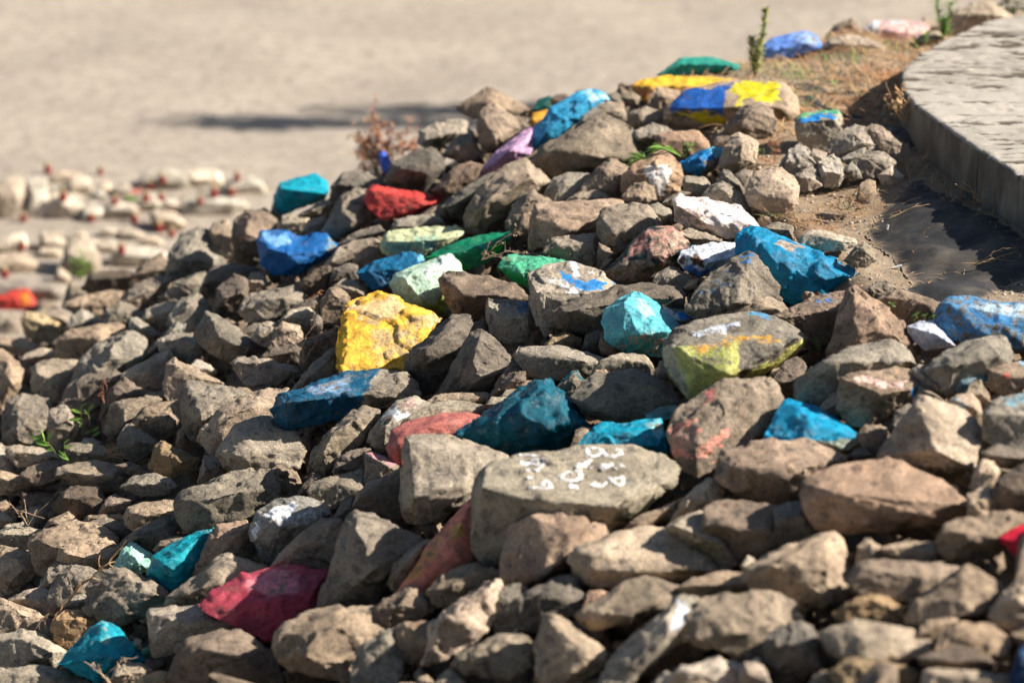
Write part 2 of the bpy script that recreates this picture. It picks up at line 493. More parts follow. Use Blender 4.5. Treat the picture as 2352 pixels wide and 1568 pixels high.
P('T7', '-2,57 3,48 12,46 30,48 47,49 64,54 60,62 40,68 25,76 12,70 3,63', '14,57 18,63 40,56', base=lin(85, 180, 140), cov=1.0, level=5, patches=[(lin(25, 165, 85), '-2,58 14,62 20,66 26,64 28,78 0,70', .95, 3)],
  label='two tone green painted stone behind the blue scribbled block', lm='jade green stone')
P('T7', '88,62 100,50 118,30 126,22 134,23 142,24 150,21 158,27 165,39 160,46 152,52 147,55 137,62 128,68 105,69 95,66', '127,28 128,48 135,56 142,28 150,45', level=5, mat=M_GLOSS,
  base=lin(18, 48, 48), cov=.95, patches=[(lin(200, 140, 128), '118,32 127,26 126,40 108,50 112,42', .75, 6), (lin(215, 160, 140), '128,30 134,24 150,22 160,28 160,36 150,46 138,56 130,48', .52, 4), (None, '90,60 108,52 128,50 136,58 130,72 86,70', .95, 2)],
  label='black green stone with glossy pink sprayed ridge', lm='black and pink stone', rough=1.2)
P('T7', '152,52 155,44 167,38 185,36 203,35 207,46 198,52 182,60 170,67 158,60', '163,48 178,54', level=5, base=lin(222, 226, 232), cov=1.0,
  patches=[(lin(85, 60, 42), '162,48 170,46 176,51 174,58 166,55', 1, 2), (lin(80, 120, 185), '154,56 165,57 172,60 184,58 172,68 156,62', .85, 4), (lin(95, 70, 60), '153,50 157,47 158,56 154,56', .8, 2)],
  label='white painted stone with a brown hole like patch and blue underside', lm='white and blue stone')
P('T7', '147,-2 155,-5 168,-3 195,2 208,5 214,14 222,20 228,28 210,31 193,34 180,26 160,22 149,19', '150,4 172,6 182,15 200,12 180,22', level=5, base=lin(228, 215, 208), cov=.98, rough=1.4,
  patches=[(lin(215, 180, 160), '150,6 170,10 178,24 150,18', .5, 6), (lin(250, 248, 248), '185,8 205,8 214,18 190,18', .8, 6)], label='large chalky white stone with pinkish stains', lm='chalky white boulder')
P('T8', '-10,62 -8,55 -1,52 12,56 30,68 50,72 63,77 78,84 92,90 96,98 94,104 80,109 68,111 50,119 38,124 25,120 8,112 -5,100 -11,80', '8,66 20,84 62,84 58,102 40,76 84,96', level=5, dz=.13, base=lin(14, 135, 178), cov=1.02, rough=1.15, bulge=.22, mat=M_GLOSS,
  patches=[(lin(190, 180, 170), '22,64 34,68 46,72 36,76 28,72', .45, 3)], label='large vivid blue painted wedge beside the sandy strip', lm='big vivid blue wedge')
P('T7', '23,62 27,60 38,56 47,58 60,53 68,55 88,61 100,72 95,80 80,92 60,100 47,112 38,120 28,100 24,80', '30,78 50,87 84,80', level=5,
  patches=[(lin(45, 135, 205), '49,60 56,62 64,67 82,68 96,71 88,76 70,77 60,71', .8, 3), (WHITE, '58,54 64,53 70,64 66,67 62,62', .8, 2), (WHITE, '43,70 54,70 62,76 74,80 64,82', .55, 3), (WHITE, '74,62 90,64 92,67 78,65', .6, 2)],
  label='brown block with blue and white spray strokes across its top', lm='blue-scribbled block')
P('T7', '87,97 89,93 100,86 104,83 115,77 122,80 133,87 145,97 156,110 145,120 138,134 128,131 105,129 90,119 87,105', '106,88 106,110 124,97 120,116 144,112', level=5, base=lin(100, 190, 200), cov=1.0, mat=M_GLOSS,
  patches=[(lin(185, 225, 232), '118,84 128,90 132,98 124,102', .8, 5), (lin(40, 140, 145), '100,122 125,112 146,118 136,134 104,130', .6, 6)], label='pale turquoise faceted stone with glossy paint, in the middle', lm='pale turquoise stone', bulge=.42)
P('T7', '138,91 150,93 163,95 171,103 160,108 150,107 140,100', '160,103', patches=[(WHITE, '138,90 150,94 154,104 146,102', .7, 3), (lin(40, 130, 215), '150,94 163,96 166,101 154,103', .85, 3)],
  label='small stone with a white and blue dab right behind the turquoise one', lm='white-and-blue dabbed stone')
P('T7', '157,96 165,80 180,62 195,52 213,44 222,49 232,62 240,75 238,90 220,92 190,97 172,104', '213,50 206,66 202,88', level=5, dz=-.10, patches=[(lin(70, 120, 165), '205,48 216,46 214,56 204,56', .75, 4), (lin(75, 115, 150), '170,76 200,56 206,62 190,80 172,84', .45, 7)],
  label='pyramid shaped grey stone with faint blue spray on its peak', lm='blue-dusted pyramid')
P('T7', '138,130 140,120 150,110 165,103 182,99 215,95 235,99 253,110 262,118 261,126 243,140 215,155 198,158 180,165 163,174 152,160 142,146', '146,125 175,121 197,124 198,150 228,120 166,145 255,118', level=5, bulge=.42, rough=.55, dz=-.03,
  patches=[(lin(190, 190, 115), '138,130 148,124 196,124 200,160 164,176 142,148', .93, 3), (lin(145, 152, 70), '166,126 190,124 192,145 168,142', .6, 6), (lin(215, 160, 60), '164,124 196,118 240,116 240,121 200,124 170,129', .55, 3), (lin(215, 210, 120), '196,124 204,124 206,150 240,132 262,118 256,134 215,158 198,158', .8, 3),
           (lin(205, 212, 225), '160,113 180,108 205,104 206,108 176,116 162,117', .6, 3), (lin(90, 150, 190), '210,95 235,98 245,104 222,103', .75, 4), (lin(190, 185, 160), '138,126 150,122 158,170 142,150', .8, 4)],
  label='big boxy boulder with yellow green front and orange drips', lm='yellow-green block')
P('T3', '140,60 142,50 158,33 178,31 200,26 222,26 240,26 247,30 254,42 255,56 245,64 200,66 190,68 160,68 145,65', '152,50 190,55 225,48 242,50', level=4,
  patches=[(lin(20, 85, 165), '144,45 158,33 168,31 180,33 190,29 202,26 201,31 192,38 192,55 178,52 150,52', 1.05, 1.5), (lin(225, 200, 20), '151,53 172,53 195,57 194,62 184,64 170,60 152,57', .95, 2), (lin(225, 205, 20), '200,27 222,25 242,28 240,42 232,46 212,44 200,50 204,42 194,38', .72, 2)],
  label='broad boulder painted blue at left and mottled yellow at right', lm='blue-and-yellow boulder')
P('T3', '112,30 120,25 140,22 175,22 200,26 190,36 150,38 135,40 124,45 115,36', '130,30 160,30', base=lin(240, 190, 55), cov=1.05, patches=[(lin(215, 135, 70), '112,30 130,33 128,46 114,38', .7, 4)], label='long flat yellow painted stone on the far crest', lm='flat far yellow stone', dz=.12)
P('T3', '134,22 145,13 155,6 175,5 190,8 205,12 203,18 170,22 145,24', base=lin(45, 155, 135), cov=1.02, label='sea green painted stone behind the dry grass at the far crest', lm='far sea green stone', wfix=12.12)
P('T3', '24,62 28,54 40,51 44,54 38,64 28,68', base=lin(232, 165, 55), cov=1, label='small orange stone wedged behind the sky blue slab', lm='small orange stone')
P('T3', '26,53 33,42 42,39 46,42 42,50 32,55', base=lin(20, 95, 88), cov=1, label='small dark teal stone on the crest beside a dark brown one', lm='small dark teal stone', dz=.15)
P('T3', '24,80 28,68 40,56 43,50 58,43 67,36 80,34 88,37 93,43 85,45 76,48 68,56 58,68 48,77 38,80 27,88', '52,58 70,46 40,70 78,42', level=5, base=lin(60, 165, 210), cov=1.05,
  patches=[(lin(165, 215, 238), '72,35 88,37 93,43 80,45', .7, 4)], label='long sky blue painted slab leaning up towards the crest', lm='sky blue slab', dz=.03)
P('T3', '-19,106 -2,85 15,75 22,68 30,64 30,76 27,90 10,98 -2,103 -14,108', '8,86 22,76', base=lin(215, 170, 205), cov=1.05, level=4, label='pastel pink painted slab below the sky blue one', lm='pastel pink slab', dz=.04)
P('T3', '154,96 163,92 172,86 180,83 190,82 193,86 191,92 186,97 178,105 176,109 165,107 158,105', '170,92 176,100', base=lin(10, 115, 175), cov=1, patches=[(None, '176,95 194,88 192,112 172,112', .95, 2), (lin(110, 195, 220), '176,83 192,82 192,90 184,92', .7, 2)],
  label='small blue painted stone with a bare grey underside near the green leaves', lm='small bright blue stone', rough=1.3)
P('T4', '39,102 45,97 58,95 77,94 79,98 80,112 75,124 64,133 52,130 42,124 40,112', '44,104 60,103 73,102', patches=[(lin(110, 180, 130), '40,101 46,96 78,93 80,99 70,98 55,99 44,103', .95, 2), (lin(40, 130, 205), '41,104 56,98 70,97 73,101 60,102 44,107', 1, 2)],
  label='stump shaped stone with blue and green paint on its flat top', lm='blue-and-green-topped stump')
P('T4', '6,50 12,38 18,33 35,30 48,26 58,31 63,37 62,42 45,47 30,52 15,55', base=lin(100, 140, 215), cov=1.05, dz=.0, patches=[(lin(150, 185, 235), '36,30 50,27 62,36 50,40', .6, 5)], label='periwinkle blue painted stone on the far grassy bank', lm='periwinkle stone', tiltb=.2)
P('T4', '98,26 102,18 112,17 125,18 148,18 155,24 155,30 140,36 120,38 106,36', '112,24 130,27', base=lin(225, 180, 172), cov=.95, patches=[(lin(225, 225, 222), '99,20 112,17 112,30 104,32', .8, 4), (lin(215, 225, 225), '114,17 132,17 128,22', .7, 3)], label='pink and white painted stone farthest along the bank', lm='far pink and white stone')
P('T12', '11,88 17,75 30,53 34,52 48,56 58,58 70,66 85,76 94,82 96,88 85,97 60,97 30,92', '46,63 54,76 57,88 76,80', base=lin(10, 150, 195), cov=1.05, bulge=.4, mat=M_GLOSS, level=5, patches=[(lin(195, 205, 185), '58,88 94,88 88,100 60,100', .75, 2)],
  label='cyan blue painted stone with a pale unpainted base at lower right', lm='cyan lower-right stone')
P('T11', '-40,62 -25,50 0,38 15,28 25,18 29,13 40,13 44,20 55,27 65,37 75,47 83,55 70,64 55,73 35,80 10,82 -10,75 -28,67', '33,18 31,38 38,56 14,42 60,50', level=5, base=lin(10, 92, 112), cov=1.0, rough=1.1, bulge=.4, mat=M_GLOSS,
  label='dark petrol blue pyramid shaped stone with a knobbed tip', lm='dark petrol pyramid', dz=-.04)
P('T11', '64,72 72,60 88,51 100,54 113,53 122,49 137,48 141,60 144,80 132,86 110,76 90,74', '110,58 128,56 130,70', base=lin(12, 150, 180), cov=1.03, mat=M_GLOSS, level=5, patches=[(lin(130, 205, 215), '122,50 137,49 141,62 130,60', .6, 4)],
  label='bright turquoise wedge just behind the stone with white writing', lm='turquoise wedge')
LETTER_STONE = P('T11', '-24,160 -24,112 -18,92 -8,82 18,80 40,78 55,73 80,70 110,70 130,78 150,82 156,90 154,98 143,112 122,132 113,138 90,145 60,155 20,172 -12,176', '-16,106 5,113 35,118 62,118 98,122', level=5, name='lettered_stone', cat='painted stone',
  bulge=.40, tint=(1.18, 1.16, 1.1), label='broad tan boulder with rows of white hand painted letters on top', lm='lettered boulder', rough=.6)
P('T11', '143,60 150,42 165,30 185,16 192,20 212,17 226,11 236,18 243,32 232,46 228,56 215,66 195,76 185,90 170,98 155,92 147,76', '175,40 190,30 215,35 168,70', level=5, tiltb=.55, bulge=.22, tint=(1.02, .92, .86),
  patches=[(lin(240, 160, 135), '143,60 152,52 170,50 168,62 162,84 148,84', .9, 4), (lin(205, 120, 110), '165,28 186,17 188,28 172,34', .55, 5), (lin(235, 155, 135), '160,84 176,62 194,58 192,72 178,84', .62, 7), (lin(225, 150, 130), '143,62 170,48 178,60 160,90', .45, 9)],
  label='grey brown pointed boulder with salmon pink spray on its left side', lm='salmon-sprayed boulder')
P('T11', '124,44 137,37 157,36 154,46 137,50 126,48', base=lin(110, 140, 145), cov=.85, label='small flat blue grey stone tucked under the yellow green block', lm='small blue-grey flat stone')
P('T11', '46,22 60,7 66,6 73,15 68,22 60,28 50,27', '63,15', patches=[(lin(20, 100, 110), '48,20 60,6 64,8 56,16', .8, 2), (lin(20, 100, 110), '65,6 74,16 71,17 65,10', .7, 2)], label='small stone with thin teal edges beside the dark petrol pyramid', lm='teal-edged stone')
P('T10', '117,40 122,25 140,16 165,11 185,10 197,13 190,22 172,31 150,34 134,48 130,58 120,54', '135,26 160,20 128,38', base=lin(180, 105, 95), cov=.9, level=4, label='dusty brick pink stone left of the dark petrol pyramid', lm='brick pink stone', dz=-.0)
P('T9', '125,64 130,48 145,38 160,30 170,26 183,24 178,35 170,52 163,66 160,74 146,81 136,74', '160,40 140,55 152,62', level=5, base=lin(15, 150, 165), cov=1.0, mat=M_GLOSS, bulge=.25, label='smooth teal painted slab in the lower left beside a small mint stone', lm='lower-left teal slab')
P('T9', '93,62 104,42 112,36 120,39 132,48 130,60 120,64 104,64', '112,46 118,54', base=lin(165, 215, 195), cov=1.0, rough=1.3, level=4, label='small rough mint painted stone left of the lower left teal slab', lm='small mint stone')
P('T9', '48,141 60,128 75,112 87,102 97,106 108,116 118,127 126,136 122,143 108,142 96,152 80,157 62,145', '88,106 92,122 82,136 102,136', base=lin(15, 150, 170), cov=.97, level=5, patches=[(lin(120, 205, 205), '86,106 92,106 94,120 90,122', .6, 3)], label='turquoise painted stone at the bottom left corner', lm='bottom-left turquoise stone')
P('T14', '-45,90 -25,72 -8,62 15,57 40,56 62,58 67,61 63,72 57,82 55,97 45,100 25,110 20,122 10,120 -4,113 -20,104 -38,98', '-8,75 14,88 42,84 56,76', base=lin(172, 62, 78), cov=1.03, level=5, tiltt=1.0, tiltb=.5, bulge=.2, mat=M_GLOSS, patches=[(lin(225, 130, 140), '-4,66 30,60 44,62 40,80 16,84 0,76', .65, 6)], label='crimson painted boulder at bottom, between two large grey ones', lm='crimson boulder', rough=1.1)
P('T14', '122,82 138,60 152,38 167,24 186,0 192,-4 194,30 192,50 176,60 160,70 152,80 140,90 128,92', '150,58 178,26 170,50', base=lin(238, 145, 118), cov=1.0, level=4, tiltb=.6, patches=[(lin(235, 165, 90), '124,80 140,58 160,32 166,34 140,66', .6, 4), (lin(235, 170, 80), '170,24 182,18 184,28 172,34', .7, 4)],
  bulge=.2, label='tall orange pink painted stone in shade left of the lettered boulder', lm='orange pink stone', dz=.05)
P('T13', '213,33 222,26 235,21 246,18 262,25 262,55 248,62 235,56 222,43', '238,36', base=lin(205, 15, 50), cov=1.05, level=4, label='bright crimson red stone cut by the right edge of the view', lm='red stone at right edge')
P('T13', '222,156 226,136 234,122 244,112 262,112 262,170 232,170', '232,128', base=lin(15, 62, 105), cov=1.03, level=4, label='navy blue painted stone in the bottom right corner', lm='navy corner stone')
P('T8', '158,132 163,120 170,115 185,114 205,118 235,120 250,122 268,128 268,150 250,158 215,160 190,157 170,150 160,143', '172,122 200,128 235,132 200,145', level=5, base=lin(80, 150, 200), cov=.56, patches=[(lin(185, 210, 225), '190,122 240,122 250,132 210,132', .6, 6), (lin(50, 140, 205), '190,126 230,134 200,140', .7, 6)],
  label='rounded boulder mottled blue and white at the right edge', lm='mottled blue boulder', rough=.7)
P('T8', '20,131 28,127 40,125 55,115 82,109 85,116 82,130 78,146 60,160 45,157 35,138', '30,133 60,127 80,126', tint=(1.02, .84, .76), level=5, patches=[(lin(95, 140, 195), '55,118 74,112 76,116 62,122', .8, 5)],
  label='reddish stone with a blue sprayed streak on its sloping top', lm='blue-streaked reddish stone')
P('T8', '134,140 145,136 158,134 164,143 178,157 150,161 140,152', base=lin(190, 195, 210), cov=.75, label='flat whitish slab with pale blue streaks under the mottled blue boulder', lm='pale streaked slab', dz=.03)
P('T12', '75,45 78,33 95,29 125,25 142,27 146,32 145,46 140,57 125,64 100,78 85,76 75,62', '80,35 98,42 114,48 141,44', level=5, tint=(1.12, 1.02, .95), bulge=.42,
  patches=[(lin(235, 195, 185), '86,34 105,35 138,37 130,42 112,43', .6, 4), (lin(205, 140, 110), '118,27 134,26 132,33', .4, 3), (lin(40, 140, 195), '139,44 145,38 144,50 140,52', .9, 3)], label='tan box shaped stone with pinkish top and a blue spot on its edge', lm='pink-topped box')
P('T10', '-1,112 5,95 20,85 40,80 55,82 62,86 66,93 70,98 62,106 45,122 25,138 15,140 5,132', '18,100 27,110 52,96', level=5, tint=(.95, 1, 1.1), patches=[(WHITE, '10,98 20,90 44,88 30,104 24,106', .75, 4), (lin(200, 205, 212), '28,104 62,88 66,94 46,112', .45, 5), (WHITE, '2,112 8,104 8,110 4,118', .7, 2)],
  label='rounded grey stone splashed with white paint, left of the crimson boulder', lm='white-splashed stone', name='painted_stone')
P('T10', '100,36 103,26 108,18 118,8 125,0 140,-4 158,3 152,9 132,18 124,28 118,37 115,46 108,42', '116,22 124,12', level=4, patches=[(lin(215, 175, 160), '124,4 140,-2 156,3 134,10', .6, 3), (WHITE, '112,14 124,4 128,10 138,12 134,16 122,14', .65, 3)], label='grey stone with chalky pink and white strokes below the long dark blue slab', lm='chalk-stroked stone')
P('T10', '97,72 98,50 99,45 105,44 116,48 128,56 126,62 112,68 101,75', '103,48 118,56', patches=[(lin(205, 140, 150), '99,44 108,44 126,54 122,56 104,48', .8, 2)], label='small dark stone with a pink sprayed rim under the brick pink stone', lm='pink-rimmed stone')
P('T7', '-13,88 -10,84 5,86 22,86 27,90 28,104 25,120 15,128 0,122 -10,112 -13,100', '-10,90 5,102 24,100', level=5, patches=[(lin(60, 120, 175), '10,88 26,86 26,98 14,94', .6, 6)], label='dark box shaped stone with a blue sprayed corner left of the scribbled block', lm='blue-cornered block')
P('T12', '176,45 180,36 190,32 203,30 206,37 196,42 180,47', base=lin(120, 150, 160), cov=.75, label='small slate blue stone wedged among grey ones near the right edge', lm='small slate blue stone')
P('T12', '167,56 178,48 190,47 197,55 200,66 196,74 185,66 175,61', patches=[(lin(120, 175, 195), '172,52 180,50 190,66 184,66', .6, 3)], label='small grey stone with a light blue smear near the right edge', lm='blue-smeared stone')
P('T12', '204,42 203,26 215,22 232,20 262,22 262,36 240,42 220,50 208,46', '207,28 225,34 245,34', patches=[(lin(215, 75, 50), '210,29 222,30 232,36 220,35', .7, 2), (lin(160, 205, 225), '228,20 245,20 245,24 232,24', .8, 2)], label='grey stone with a thin red stroke at the right edge', lm='red-stroked stone')
P('T12', '199,82 199,62 210,52 225,48 262,42 262,90 225,99 208,91 200,86', '202,65 240,66', patches=[(lin(130, 175, 190), '212,52 240,44 262,44 262,52 226,58', .6, 4)], label='dark boulder with a pale blue tinted top at the right edge', lm='blue-tinted boulder')

